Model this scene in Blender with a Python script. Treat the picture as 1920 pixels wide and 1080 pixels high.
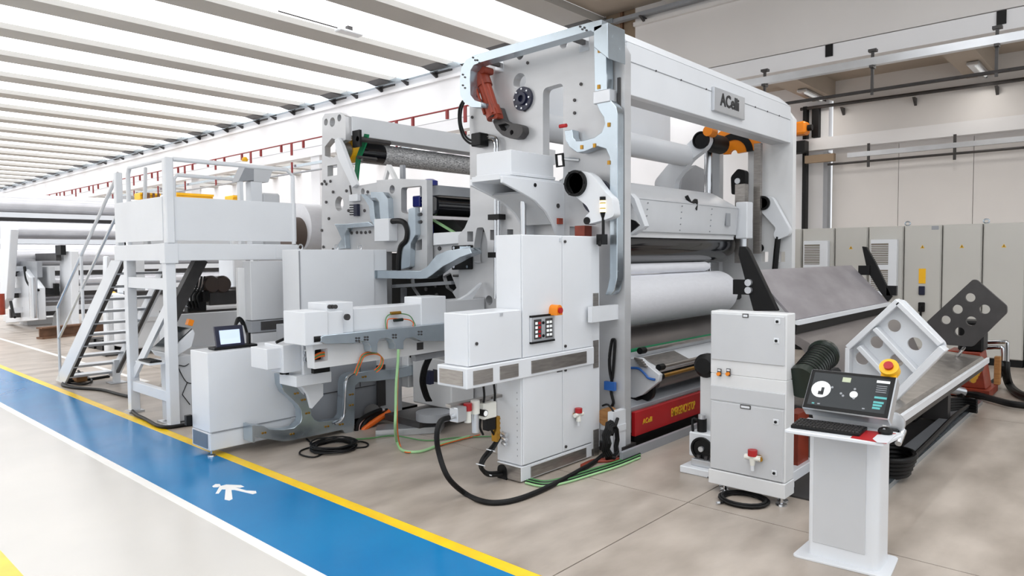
import bpy, bmesh, math, random
from mathutils import Vector, Matrix
from mathutils.geometry import tessellate_polygon
random.seed(7)
PI = math.pi
scn = bpy.context.scene
for o in list(bpy.data.objects): bpy.data.objects.remove(o)
COL = scn.collection

# ------------------------------------------------------------------ camera
FOC, YAW, PIT, ROL, EYE = 1317.74, 0.736387427, -0.0462108419, -0.00758875, 1.6
cy_, sy_ = math.cos(YAW), math.sin(YAW); cp_, sp_ = math.cos(PIT), math.sin(PIT)
FW = Vector((cy_*cp_, sy_*cp_, sp_)); R0 = Vector((sy_, -cy_, 0)); U0 = R0.cross(FW)
RT = R0*math.cos(ROL) + U0*math.sin(ROL); UP = U0*math.cos(ROL) - R0*math.sin(ROL)
CAM = Vector((0, 0, EYE))
cam = bpy.data.cameras.new('camera'); camo = bpy.data.objects.new('camera', cam); COL.objects.link(camo)
cam.sensor_width = 36; cam.lens = 36*FOC/1920; cam.clip_end = 300
mw = Matrix((RT, UP, -FW)).transposed().to_4x4(); mw.translation = CAM; camo.matrix_world = mw
scn.camera = camo

# ------------------------------------------------------------------ light
world = bpy.data.worlds.new('overcast'); scn.world = world; world.use_nodes = True
world.node_tree.nodes['Background'].inputs[0].default_value = (0.93, 0.965, 1.0, 1)
world.node_tree.nodes["Background"].inputs[1].default_value = 1.3
SKYLIGHT = 2.4
scn.view_settings.view_transform = 'Standard'; scn.view_settings.look = 'None'
scn.view_settings.gamma = 1; scn.view_settings.use_curve_mapping = False
scn.view_settings.exposure = -0.06

LAMPS_AND_FILLS = [(18.9, 6.6, 5.6), (18.9, 2.95, 5.6), (16.2, 6.6, 5.6), (16.2, 2.95, 5.6), (16.2, -.6, 5.6), (18.9, -.6, 5.6)]  # ceiling lamps, plus added fills without fixtures that brighten the second bay
for p_ in LAMPS_AND_FILLS:
    l_ = bpy.data.lights.new('lamp_and_fill', 'AREA'); l_.shape = 'RECTANGLE'; l_.size = 1.3; l_.size_y = .2; l_.energy = 12 if p_[0] > 18 else 40; l_.color = (1, .96, .9)
    lo_ = bpy.data.objects.new('lamp_and_fill', l_); COL.objects.link(lo_); lo_.location = p_
# ------------------------------------------------------------------ measuring helpers: where a sight line meets a known plane of the hall
def ray(u, v): return FW + RT*((u-960)/FOC) + UP*((540-v)/FOC)
def on(u, v, i, c):
    d = ray(u, v); return CAM + d*((c-CAM[i])/d[i])
def Xp(u, v, x): return on(u, v, 0, x)
def Yp(u, v, y): return on(u, v, 1, y)
def Zp(u, v, z=0.0): return on(u, v, 2, z)
def PX(pts, x): return [(p.y, p.z) for p in (Xp(u, v, x) for u, v in pts)]
def PY(pts, y): return [(p.x, p.z) for p in (Yp(u, v, y) for u, v in pts)]
def PZ(pts, z=0.0): return [(p.x, p.y) for p in (Zp(u, v, z) for u, v in pts)]

# ------------------------------------------------------------------ materials
def lin(c):
    return tuple(((x/255)/12.92 if x/255 <= .04045 else ((x/255+.055)/1.055)**2.4) for x in c)
MATS = {}
def mat(name, rgb, rough=.45, metal=0., var=.05, scale=3., bump=0., bscale=40., emit=0., ecol=None, stretch=None, spec=.5, coat=0., alpha=None, rgb2=None, rvar=0.):
    m = bpy.data.materials.new(name); m.use_nodes = True
    nt = m.node_tree; b = nt.nodes['Principled BSDF']
    c = lin(rgb)
    b.inputs['Roughness'].default_value = rough; b.inputs['Metallic'].default_value = metal
    b.inputs['Specular IOR Level'].default_value = spec; b.inputs['Coat Weight'].default_value = coat
    tc = nt.nodes.new('ShaderNodeTexCoord'); mp = nt.nodes.new('ShaderNodeMapping')
    nt.links.new(tc.outputs['Object'], mp.inputs[0])
    if stretch: mp.inputs['Scale'].default_value = stretch
    n = nt.nodes.new('ShaderNodeTexNoise'); n.inputs['Scale'].default_value = scale; n.inputs['Detail'].default_value = 5
    nt.links.new(mp.outputs[0], n.inputs['Vector'])
    r = nt.nodes.new('ShaderNodeValToRGB')
    c2 = lin(rgb2) if rgb2 else tuple(x*(1-var*2) for x in c)
    c1 = c if rgb2 else tuple(min(1, x*(1+var)) for x in c)
    r.color_ramp.elements[0].position = .3; r.color_ramp.elements[1].position = .7
    r.color_ramp.elements[0].color = (*c2, 1); r.color_ramp.elements[1].color = (*c1, 1)
    nt.links.new(n.outputs['Fac'], r.inputs[0]); nt.links.new(r.outputs[0], b.inputs['Base Color'])
    if rvar:
        mr = nt.nodes.new('ShaderNodeMapRange'); mr.inputs[3].default_value = max(0, rough-rvar); mr.inputs[4].default_value = rough+rvar
        nt.links.new(n.outputs['Fac'], mr.inputs[0]); nt.links.new(mr.outputs[0], b.inputs['Roughness'])
    if bump:
        n2 = nt.nodes.new('ShaderNodeTexNoise'); n2.inputs['Scale'].default_value = bscale
        nt.links.new(mp.outputs[0], n2.inputs['Vector'])
        bp = nt.nodes.new('ShaderNodeBump'); bp.inputs['Strength'].default_value = bump; bp.inputs['Distance'].default_value = .01
        nt.links.new(n2.outputs['Fac'], bp.inputs['Height']); nt.links.new(bp.outputs[0], b.inputs['Normal'])
    if emit:
        b.inputs['Emission Color'].default_value = (*lin(ecol or rgb), 1); b.inputs['Emission Strength'].default_value = emit
    MATS[name] = m
    return m
WHITE = mat('white_paint', (222, 225, 229), .32, var=.02, scale=2)
OFFW = mat('offwhite_paint', (222, 223, 224), .38, var=.03, scale=2.5)
GREYP = mat('light_grey_paint', (200, 202, 205), .38, var=.03, scale=2)
RAL = mat('cabinet_grey_paint', (194, 192, 186), .42, var=.02, scale=1)
MACH = mat('machined_plate', (194, 195, 197), .34, metal=.3, var=.06, scale=1.2, stretch=(1, 1, 3))
MIDG = mat('mid_grey_paint', (150, 153, 158), .4, var=.04)
DARKG = mat('dark_grey_steel', (70, 68, 68), .45, metal=.3, var=.1, scale=6)
GALV = mat('galvanised_steel', (186, 197, 205), .24, metal=.85, var=.035, scale=14, rvar=.08)
STEEL = mat('stainless_steel', (168, 163, 158), .34, metal=.8, var=.1, scale=10, stretch=(1, 1, 8))
CHROME = mat('chrome', (205, 207, 210), .12, metal=1, var=.02)
ALU = mat('aluminium', (205, 208, 212), .28, metal=.7, var=.04)
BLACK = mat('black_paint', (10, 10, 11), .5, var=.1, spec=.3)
RUBBER = mat('black_rubber', (9, 9, 10), .5, spec=.3, var=.12, scale=20)
SHINY = mat('polished_black_roll', (16, 17, 22), .1, var=.05, coat=.4)
PAPER = mat('white_paper', (240, 241, 246), .6, var=.015, scale=30, bump=.08, bscale=60, stretch=(.4, 1, 1))
WEBG = mat('grey_roll_surface', (128, 122, 120), .38, metal=.3, var=.08, scale=4, stretch=(.3, 1, 1))
FIBRE = mat('fibrous_roll_cover', (226, 226, 226), .7, rgb2=(104, 104, 106), scale=48, stretch=(.7, 2.2, 2.2), bump=.3, bscale=30)
RED = mat('red_paint', (176, 22, 28), .38, var=.08)
BRICK = mat('red_oxide_paint', (138, 52, 30), .45, var=.15, scale=8)
CYLRED = mat('hydraulic_red_paint', (150, 54, 28), .35, var=.1, scale=6)
ORANGE = mat('orange_plastic', (240, 138, 20), .4, var=.04)
ORANGEC = mat('orange_cable', (226, 104, 30), .45, var=.05)
YELLOW = mat('yellow_plastic', (246, 186, 24), .4, var=.03)
GREEN = mat('green_strap', (14, 132, 84), .5, var=.06)
GREENC = mat('green_cable', (84, 140, 84), .45, var=.06)
LTGREEN = mat('pale_green_cable', (160, 205, 150), .45, var=.06)
DKGREEN = mat('dark_green_enamel', (14, 30, 20), .3, var=.2)
BLUEP = mat('blue_plastic', (24, 38, 128), .35, var=.06)
BLUEH = mat('blue_pneumatic_hose', (44, 96, 170), .4, var=.04)
NAVY = mat('navy_enamel', (22, 26, 52), .32, var=.06)
WOOD = mat('wood', (176, 128, 74), .55, rgb2=(140, 96, 52), scale=6, stretch=(1, 1, 8))
BRASS = mat('brass', (176, 132, 52), .3, metal=.8, var=.08)
CLEAR = mat('pale_plastic', (232, 232, 224), .3, var=.03)
LENSY = mat('lit_amber_lens', (255, 226, 170), .3, emit=2.2, ecol=(255, 216, 150))
SCREENB = mat('tablet_screen', (190, 205, 225), .12, emit=.55, ecol=(205, 220, 240), var=.02)
HMID = mat('dark_screen', (28, 33, 36), .12, var=.05, spec=.3, emit=.03, ecol=(60, 70, 76))
HMIT = mat('teal_screen_button', (74, 160, 160), .15, emit=.18, ecol=(74, 170, 170))
HMIW = mat('white_screen_graphic', (225, 228, 228), .15, emit=.4, ecol=(225, 228, 228))
HMIY = mat('pale_screen_graphic', (170, 178, 150), .15, emit=.2, ecol=(170, 178, 150))
YTEXT = mat('yellow_print', (226, 178, 40), .45)
BTEXT = mat('black_print', (26, 26, 28), .45)
LOUVRE = mat('louvre_brown', (120, 112, 100), .5)
GRAPH = mat('grey_sheet', (150, 146, 150), .4, metal=.2, rgb2=(126, 122, 126), scale=2.4, stretch=(1, 3, 1))
CONC = mat('concrete', (190, 179, 168), .34, rgb2=(150, 139, 128), scale=1.6, bump=.05, bscale=18, stretch=(1.0, 2.2, 1), rvar=.08)
JOINT = mat('joint_filler', (92, 84, 78), .7)
EPOXY = mat('pale_epoxy_floor', (216, 212, 206), .2, rgb2=(204, 201, 196), scale=.7, rvar=.08)
LANEB = mat('blue_floor_paint', (0, 126, 186), .2, rgb2=(0, 114, 174), scale=1.3, rvar=.06, spec=.35)
LANEY = mat('yellow_floor_paint', (255, 216, 8), .3, rgb2=(244, 196, 16), scale=5)
LANEW = mat('white_floor_paint', (244, 242, 238), .3, var=.02)
WALLW = mat('white_wall_panel', (238, 238, 240), .55, var=.015, scale=.6)
WALLG = mat('pale_grey_wall_panel', (228, 225, 223), .55, var=.02, scale=.6)
CEIL = mat('beige_concrete', (176, 164, 150), .7, var=.04, scale=.8)
RIB = mat('pale_concrete', (178, 176, 172), .7, var=.03, scale=.8)
BROWNC = mat('brown_concrete', (150, 130, 108), .7, var=.05, scale=1.5)
HANGR = mat('oxide_red_hanger', (134, 34, 34), .5)
DAYL = mat('daylit_skylight', (255, 255, 255), .5, emit=SKYLIGHT, ecol=(250, 252, 255))
RUST = mat('rusty_steel', (112, 80, 58), .6, var=.2, scale=5)

# ------------------------------------------------------------------ mesh building
def circ(c, r, n=20, a0=0., a1=2*PI):
    full = abs(a1-a0-2*PI) < 1e-6
    k = n if full else n+1
    return [(c[0]+r*math.cos(a0+(a1-a0)*i/n), c[1]+r*math.sin(a0+(a1-a0)*i/n)) for i in range(k)]
def ell(c, rx, ry, n=20): return [(c[0]+rx*math.cos(2*PI*i/n), c[1]+ry*math.sin(2*PI*i/n)) for i in range(n)]
def rect(a, b): return [(a[0], a[1]), (b[0], a[1]), (b[0], b[1]), (a[0], b[1])]
def area(p): return sum(p[i][0]*p[(i+1) % len(p)][1]-p[(i+1) % len(p)][0]*p[i][1] for i in range(len(p)))/2
def rounded(pts, r, n=4):
    out = []; k = len(pts)
    for i in range(k):
        p0, p, p1 = Vector(pts[i-1]), Vector(pts[i]), Vector(pts[(i+1) % k])
        a, b = (p0-p), (p1-p); d = min(r, a.length*.45, b.length*.45)
        a.normalize(); b.normalize()
        for j in range(n+1):
            t = j/n; q = p + a*d*(1-t)**2 + b*d*t**2
            out.append((q.x, q.y))
    return out
def smooth(pts, n=6, closed=False):
    P = [Vector(p) for p in pts]; out = []; k = len(P)
    for i in range(k if closed else k-1):
        if closed: a, b, c, d = P[i-1], P[i], P[(i+1) % k], P[(i+2) % k]
        else: a, b, c, d = P[max(i-1, 0)], P[i], P[i+1], P[min(i+2, k-1)]
        for j in range(n):
            t = j/n
            out.append(.5*((2*b)+(c-a)*t+(2*a-5*b+4*c-d)*t*t+(3*b-a-3*c+d)*t**3))
    if not closed: out.append(P[-1])
    return out
class MB:
    def __init__(s): s.v = []; s.f = []
    def add(s, vs, fs):
        k = len(s.v); s.v += [tuple(v) for v in vs]; s.f += [tuple(i+k for i in f) for f in fs]; return s
    def box(s, a, b):
        x0, x1 = sorted((a[0], b[0])); y0, y1 = sorted((a[1], b[1])); z0, z1 = sorted((a[2], b[2]))
        return s.add([(x0,y0,z0),(x1,y0,z0),(x1,y1,z0),(x0,y1,z0),(x0,y0,z1),(x1,y0,z1),(x1,y1,z1),(x0,y1,z1)],
                     [(3,2,1,0),(4,5,6,7),(0,1,5,4),(1,2,6,5),(2,3,7,6),(3,0,4,7)])
    def prism(s, ax, pts, a, b, holes=()):
        loops = [list(pts)] + [list(h) for h in holes]
        if area(loops[0]) < 0: loops[0].reverse()
        for h in loops[1:]:
            if area(h) > 0: h.reverse()
        def P(q, t): return {'x': (t, q[0], q[1]), 'y': (q[0], t, q[1]), 'z': (q[0], q[1], t)}[ax]
        flat = [q for l in loops for q in l]; n = len(flat)
        tris = tessellate_polygon([[Vector((q[0], q[1], 0)) for q in l] for l in loops]) if (len(loops) > 1 or n > 4) else [tuple(range(n))]
        vs = [P(q, a) for q in flat]+[P(q, b) for q in flat]
        fs = [tuple(t) for t in tris]+[tuple(i+n for i in reversed(t)) for t in tris]
        k = 0
        for l in loops:
            m = len(l)
            for i in range(m):
                j = (i+1) % m
                fs.append((k+i, k+j, k+j+n, k+i+n))
            k += m
        return s.add(vs, fs)
    def cyl(s, p0, p1, r, n=20, r1=None, cap=True):
        p0, p1 = Vector(p0), Vector(p1); d = (p1-p0).normalized()
        u = d.orthogonal().normalized(); w = d.cross(u); r1 = r if r1 is None else r1
        vs = [p0+(u*math.cos(2*PI*i/n)+w*math.sin(2*PI*i/n))*r for i in range(n)]+[p1+(u*math.cos(2*PI*i/n)+w*math.sin(2*PI*i/n))*r1 for i in range(n)]
        fs = [(i, (i+1) % n, (i+1) % n+n, i+n) for i in range(n)]
        if cap: fs += [tuple(reversed(range(n))), tuple(range(n, 2*n))]
        return s.add(vs, fs)
    def lathe(s, p0, axis, prof, n=24):
        p0 = Vector(p0); d = Vector(axis).normalized(); u = d.orthogonal().normalized(); w = d.cross(u)
        vs = []; fs = []; k = len(prof)
        for t, r in prof:
            for i in range(n):
                vs.append(p0+d*t+(u*math.cos(2*PI*i/n)+w*math.sin(2*PI*i/n))*r)
        for j in range(k-1):
            for i in range(n):
                fs.append((j*n+i, j*n+(i+1) % n, (j+1)*n+(i+1) % n, (j+1)*n+i))
        fs += [tuple(reversed(range(n))), tuple(range((k-1)*n, k*n))]
        return s.add(vs, fs)
    def tube(s, pts, r, n=8, sm=0, closed=False):
        P = smooth(pts, sm, closed) if sm else [Vector(p) for p in pts]
        k = len(P); vs = []; fs = []
        t0 = (P[1]-P[0]).normalized(); u = t0.orthogonal().normalized()
        for i in range(k):
            if closed: t = (P[(i+1) % k]-P[i-1]).normalized()
            else: t = (P[min(i+1, k-1)]-P[max(i-1, 0)]).normalized()
            u = (u-t*u.dot(t)); u = u.normalized() if u.length > 1e-6 else t.orthogonal().normalized()
            w = t.cross(u)
            vs += [P[i]+(u*math.cos(2*PI*j/n)+w*math.sin(2*PI*j/n))*r for j in range(n)]
        for i in range(k if closed else k-1):
            a, b = i*n, ((i+1) % k)*n
            for j in range(n): fs.append((a+j, a+(j+1) % n, b+(j+1) % n, b+j))
        if not closed: fs += [tuple(reversed(range(n))), tuple(range((k-1)*n, k*n))]
        return s.add(vs, fs)
    def bar(s, p0, p1, w, h, up=(0, 0, 1)):
        """rectangular bar of width w (sideways) and height h (along up)"""
        p0, p1 = Vector(p0), Vector(p1); d = (p1-p0).normalized(); sd = d.cross(Vector(up)).normalized(); u = sd.cross(d)
        vs = [p+sd*(a*w/2)+u*(b*h/2) for p in (p0, p1) for a, b in ((-1,-1),(1,-1),(1,1),(-1,1))]
        return s.add(vs, [(3,2,1,0),(4,5,6,7),(0,1,5,4),(1,2,6,5),(2,3,7,6),(3,0,4,7)])
    def build(s, name, m, parent=None, bevel=0., label=None, sharp=35, kind=None, seg=1):
        bm = bmesh.new()
        root = parent
        while root is not None and root.parent is not None: root = root.parent
        off = root.location.copy() if root is not None else Vector((0, 0, 0))
        vs = [bm.verts.new(Vector(v)-off) for v in s.v]
        for f in s.f:
            try: bm.faces.new([vs[i] for i in f])
            except ValueError: pass
        bmesh.ops.remove_doubles(bm, verts=bm.verts, dist=1e-5)
        bmesh.ops.recalc_face_normals(bm, faces=bm.faces)
        if bevel:
            es = [e for e in bm.edges if len(e.link_faces) == 2 and e.calc_face_angle(0) > math.radians(40)]
            bmesh.ops.bevel(bm, geom=es, offset=bevel, segments=seg, affect='EDGES', profile=.5, clamp_overlap=True)
        me = bpy.data.meshes.new(name); bm.to_mesh(me); bm.free()
        me.polygons.foreach_set('use_smooth', [True]*len(me.polygons))
        me.set_sharp_from_angle(angle=math.radians(sharp))
        me.materials.append(m)
        o = bpy.data.objects.new(name, me); COL.objects.link(o)
        if parent is not None: o.parent = parent
        if label: o['label'] = label
        if kind: o['kind'] = kind
        return o
def tag(o, label, cat, group=None, kind=None):
    o['label'] = label; o['category'] = cat
    if group: o['group'] = group
    if kind: o['kind'] = kind
    return o
def thing(name, loc, label, cat, group=None):
    o = bpy.data.objects.new(name, None); COL.objects.link(o); o.location = loc; o.empty_display_size = .1
    return tag(o, label, cat, group)
def dup(root, off, label=None, group=None, lin=True):
    r = root.copy(); COL.objects.link(r); r.location = Vector(root.location)+Vector(off)
    if label: r['label'] = label
    if group: r['group'] = group
    for ch in list(root.children):
        c = ch.copy(); COL.objects.link(c); c.parent = r
        for g in list(ch.children):
            d = g.copy(); COL.objects.link(d); d.parent = c
    return r
def B(a, b): return MB().box(a, b)
def copies(o, offs):
    """more pieces like o under the same parent, sharing its mesh"""
    for f in offs:
        c = o.copy(); COL.objects.link(c); c.location = Vector(o.location)+Vector(f)
def text(name, s, size, m, parent, origin, xdir, ydir, depth=.002, off=.0, shear=0., align='LEFT', sx=1.):
    cu = bpy.data.curves.new('txt', 'FONT'); cu.body = s; cu.size = size; cu.extrude = depth; cu.offset = off; cu.shear = shear; cu.align_x = align; cu.resolution_u = 3
    to = bpy.data.objects.new('txt', cu); COL.objects.link(to)
    dg = bpy.context.evaluated_depsgraph_get(); dg.update()
    me = bpy.data.meshes.new_from_object(to.evaluated_get(dg)); bpy.data.objects.remove(to); bpy.data.curves.remove(cu)
    root = parent
    while root.parent is not None: root = root.parent
    x, y = Vector(xdir).normalized(), Vector(ydir).normalized(); z = x.cross(y); o0 = Vector(origin)-root.location
    for v in me.vertices: v.co = o0+x*v.co.x*sx+y*v.co.y+z*v.co.z
    me.materials.clear(); me.materials.append(m); me.name = name
    o = bpy.data.objects.new(name, me); COL.objects.link(o); o.parent = parent
    return o
def bolts_x(pts, x, r=.014, h=.012, m=None):
    """bolt heads on a face normal to -X"""
    b = MB()
    for y, z in pts: b.cyl((x, y, z), (x-h, y, z), r, 6)
    return b
# ================================================================== SETTING
def struct(o): o['kind'] = 'structure'; return o
fl = struct(B((-14, -7, -.12), (22, 62, -.012)).build('floor', JOINT))
G = .004
xs = [2.64, 4.064, 8.0, 12.0, 16.0, 20.6]; ys = [-6, -1.8, 2.166, 6.2, 10.2, 14.2, 18.2, 26, 34, 42, 51, 60]
for i in range(len(xs)-1):
    for j in range(len(ys)-1):
        B((xs[i]+G, ys[j]+G, -.012), (xs[i+1]-G, ys[j+1]-G, 0)).build('slab', CONC, fl)
B((-14, -7, -.012), (1.866, 62, 0)).build('epoxy_field', EPOXY, fl)
B((1.93, -7, -.012), (2.555, 62, .001)).build('blue_walkway', LANEB, fl, label='blue painted walkway lane')
B((1.866, -7, -.012), (1.93, 62, .0015)).build('lane_stripe', LANEW, fl, label='white stripe along the blue walkway')
B((2.555, -7, -.012), (2.64, 62, .0015)).build('lane_stripe', LANEY, fl, label='yellow stripe along the blue walkway')
B((3.49, 9.6, 0), (3.56, 60, .0015)).build('lane_stripe', LANEW, fl, label='white stripe on the concrete beyond the stairs')
B((.8, -7, 0), (.915, 62, .0015)).build('lane_stripe', LANEY, fl, label='yellow stripe at the edge of the pale floor')
# walking figure painted on the lane
sy = MB()
for pts in ([(398,912),(404,908),(412,908),(414,911),(408,914),(400,914)],
            [(404,926),(412,912),(424,909),(452,910),(458,913),(450,915),(440,914),(462,920),(480,921),(481,925),(474,927),(440,919),(434,919),(436,936),(430,939),(421,937),(423,918),(416,918),(410,926)]):
    q = PZ(pts)
    sy.prism('z', q, .0005, .002)
sy.build('pedestrian_symbol', LANEW, fl, label='white walking figure painted on the blue lane')

XF = 12.6
ce = struct(MB().box((-14, -7, 6.98), (21, 8.75, 7.15)).build('ceiling', CEIL))
nb = [9.1+2.35*i for i in range(22)]
rb = B((-14, 0, 6.5), (XF+.2, .70, 6.66)).build('rib', RIB, ce)
rb.location.y = 9.1-.35
copies(rb, [(0, 2.35*i, 0) for i in range(1, 22)]+[(0, -2.35*i, 0) for i in range(1, 7)])
se = MB().prism('y', [(XF-.5, 6.498), (XF+.05, 6.498), (XF+.05, 6.40)], .04, .66).build('rib_end_shade', DARKG, ce); se.location.y = 9.1-.35  # dark wedge painting in the shade where each rib meets the wall
copies(se, [(0, 2.35*i, 0) for i in range(1, 22)])
sk = B((-14, .36, 6.62), (XF, 1.99, 6.655)).build('skylight', DAYL, ce); sk.location.y = 9.1
copies(sk, [(0, 2.35*i, 0) for i in range(1, 22)])
B((-14, -7, 6.67), (XF+.05, 8.76, 6.74)).build('roof_slab', CEIL, ce)
sk_fill = B((-14, .36, 6.62), (9, 1.99, 6.655)).build('skylight', DAYL, ce); sk_fill.location.y = 9.1-2.35*3  # added out-of-view skylights for front fill from overhead and behind the camera
copies(sk_fill, [(0, -2.35*i, 0) for i in range(1, 4)])
# second bay, beyond the girder
B((13.0, -7, 6.2), (20.6, 9.6, 6.3)).build('roof_slab', CEIL, ce)
rb2 = B((13.0, 0, 5.75), (20.3, .6, 6.2)).build('rib', CEIL, ce); rb2.location.y = 6.35
copies(rb2, [(0, -3.6, 0), (0, -7.2, 0)])
sk_bay_fill = B((13.0, 0, 6.2), (20.6, 1.75, 6.24)).build('skylight', DAYL, ce); sk_bay_fill.location.y = 10  # added skylights, put in to light the second bay
copies(sk_bay_fill, [(0, 2.35*i, 0) for i in range(1, 21)])
rb3 = B((13.0, 0, 5.9), (20.6, .6, 6.3)).build('rib', RIB, ce); rb3.location.y = 11.75
copies(rb3, [(0, 2.35*i, 0) for i in range(0, 21)]); 

# girder wall between the bays: upper panels, the beam under them, a column in the notch
gw = struct(B((XF+.05, -7, 5.16), (XF+.3, 7.98, 6.95)).build('wall_right', WALLG))
B((XF+.05, 8.75, 5.16), (XF+.3, 60, 6.95)).build('upper_panel', WALLW, gw)
B((XF, -7, 4.84), (XF+.35, 60, 5.13)).build('girder_beam', WALLW, gw)
B((XF-.03, 8.75, 6.2), (XF+.06, 60, 6.28)).build('ledge', WALLW, gw)
B((XF-.03, -7, 6.28), (XF+.06, 7.98, 6.36)).build('ledge', WALLG, gw)
B((XF+.12, 7.98, 5.1), (XF+.5, 8.75, 7.0)).build('column', BROWNC, gw)
B((XF+.06, 8.3, 5.14), (XF+.12, 8.36, 7.0)).build('downpipe', RUST, gw)
for y in (-7, ): pass
for u in (1555, 1878):
    p = Xp(u, 95 if u == 1555 else 33, XF)
    B((XF-.02, p.y-.06, p.z-.1), (XF+.01, p.y+.06, p.z+.1)).build('bracket_pocket', BLACK, gw)
for y in [20+9.4*i for i in range(5)]:
    B((XF+.06, y-.25, 0), (XF+.4, y+.25, 4.84)).build('column', WALLW, gw)
# far wall of the second bay
fw = struct(B((20, 6.52, 0), (20.3, 60, 6.2)).build('wall_far', WALLW))
y = 6.42
for i in range(9):
    B((20.0, y-1.62, 0), (20.2, y-.012, 4.4)).build('wall_panel', WALLG, fw); y -= 1.62
B((19.98, -7, 4.72), (20.25, 6.4, 6.2)).build('upper_panel', WALLG, fw)
B((19.7, -7, 4.38), (20.05, 7.3, 4.70)).build('girder_beam', WALLW, fw)
B((19.75, 6.45, 0), (20.0, 6.56, 4.3)).build('column', MIDG, fw)
B((19.75, 7.02, 0), (19.95, 7.12, 5.6)).build('column', BLACK, fw)
B((19.80, 6.72, 4.75), (19.98, 6.9, 5.55)).build('column', BLACK, fw)
ew = struct(B((-14, 60, 0), (20.6, 60.3, 7.1)).build('wall_end', WALLW))
for i in range(9): B((-13+3.6*i, 59.96, 0), (-9.46+3.6*i, 60.02, 6.5)).build('wall_panel', WALLW, ew)
lw = struct(B((-14.3, 6, 0), (-14, 60, 7.1)).build('wall_left', WALLW))

# ------------------------------------------------------------------ pipes, trays and rails along the girder
t = thing('conduit_tray', (XF-.1, 9, 6.45), 'long galvanised conduit tray running along the top of the girder wall', 'cable tray')
B((XF-.16, 8.4, 6.42), (XF-.02, 60, 6.52)).build('trunk', GALV, t)
B((XF-.14, -6, 6.42), (XF-.02, 8.4, 6.50)).build('trunk', MIDG, t)
br = MB().prism('y', [(XF-.2, 6.41), (XF+.05, 6.41), (XF+.05, 6.28)], 0, .05).build('bracket', DARKG, t)
br.location.y += 12.9; copies(br, [(0, 2.35*i, 0) for i in range(1, 12)]+[(0, -1.2+2.35*i, 0) for i in range(0, 8)]+[(0, -5.2, 0), (0, -7.4, 0), (0, -9.5, 0)])
t = thing('cable_tray', (12.3, 3, 4.6), 'pale cable tray hung below the white girder beam', 'cable tray')
B((12.24, -5, 4.58), (12.36, 5.9, 4.70)).build('tray', ALU, t)
B((12.24, 8, 4.50), (12.36, 60, 4.58)).build('tray', GALV, t)
pr = MB().tube([(12.3, -5, 4.19), (12.3, 5.4, 4.19)], .028).build('pipe', DARKG, t)
hg = MB().box((12.28, -.02, 4.12), (12.32, .02, 4.84)).box((12.26, -.06, 4.80), (12.36, .06, 4.84)).box((12.22, -.03, 4.54), (12.38, .03, 4.58)).build('hanger', DARKG, t)
hg.location.y += 5.1-0; copies(hg, [(0, -1.75, 0), (0, -3.4, 0), (0, -5.1, 0)])
t = thing('conductor_rail', (12.2, 12, 5.1), 'crane conductor rail on oxide red hangers along the white beam', 'crane rail')
MB().tube([(12.2, 8.2, 5.28), (12.2, 60, 5.28)], .022).build('rail', HANGR, t)
h1 = B((12.17, -.035, 5.05), (12.23, .035, 5.29)).build('hanger', HANGR, t); h1.location.y += 9.2
copies(h1, [(0, 1.34*i, 0) for i in range(1, 30)])
for h2 in (B((12.16, -.03, 4.3), (12.2, .03, 4.66)).build('lower_hanger', HANGR, t), B((12.16, -.045, 4.88), (12.2, .045, 5.29)).build('long_hanger', HANGR, t)):
    h2.location.y += 9.87; copies(h2, [(0, 2.68*i, 0) for i in range(1, 15)])
MB().tube([(12.2, 8.2, 4.3), (12.2, 60, 4.3)], .03).build('pipe', MIDG, t)
t = thing('wall_pipe', (19.8, 4, 5.5), 'dark pipe on brackets under the roof of the next bay', 'pipe')
MB().tube([(19.8, -6, 5.45), (19.8, 7.2, 5.55)], .045).build('pipe', DARKG, t)
b = MB().prism('y', [(19.75, 5.45), (20, 5.45), (20, 5.25)], 0, .06).build('bracket', DARKG, t); b.location.y += 1.0
copies(b, [(0, 1.7*i, 0) for i in range(1, 4)])
t = thing('far_cable_tray', (19.6, 4, 4.2), 'pale cable tray hung under the far beam over the cabinets', 'cable tray')
B((19.55, -6, 4.08), (19.65, 5.9, 4.20)).build('tray', ALU, t)
MB().tube([(19.6, -6, 3.93), (19.6, 6.4, 3.95)], .03).build('pipe', DARKG, t)
hg = B((19.58, -.03, 3.8), (19.62, .03, 4.40)).build('hanger', DARKG, t); hg.location.y += 5.4
copies(hg, [(0, -1.9*i, 0) for i in range(1, 4)])
B((19.45, 6.2, 4.02), (19.6, 6.95, 4.22)).build('connector', BROWNC, t)
t = thing('hoist', (19.4, 7.1, 4.75), 'small orange hoist on the beam beside the gantry corner', 'hoist')
B((19.2, 6.86, 4.78), (19.6, 7.4, 5.12)).build('body', ORANGE, t, bevel=.05)
MB().cyl((19.4, 6.86, 4.95), (19.4, 6.74, 4.95), .08).build('motor', BLACK, t)
B((19.3, 6.9, 4.3), (19.6, 7.4, 4.62)).build('trolley', BLACK, t)
B((19.25, 7.3, 4.05), (19.65, 7.9, 4.28)).build('counter_rail', BROWNC, t)
for k, (x, y, lab) in enumerate(((18.9, 6.6, 'ceiling lamp on a beige rib behind the sign of the gantry'), (18.9, 2.95, 'ceiling lamp under the roof at the right edge'))):
    t = thing('ceiling_lamp', (x, y, 5.72), lab, 'lamp')
    B((x-.7, y-.12, 5.66), (x+.7, y+.12, 5.74)).build('housing', ALU, t, bevel=.02)
    MB().tube([(x-.6, y-.05, 5.65), (x+.6, y-.05, 5.65)], .03).build('tube', HMIW, t)
    MB().tube([(x+.7, y, 5.7), (x+1.6, y, 5.72), (x+1.8, y-.1, 5.5)], .02, sm=3).build('cable', RUBBER, t)
t = thing('skylight_lamp', (8.8, 11.6, 6.5), 'lone white lamp on a bracket below a skylight rib', 'lamp')
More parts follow.
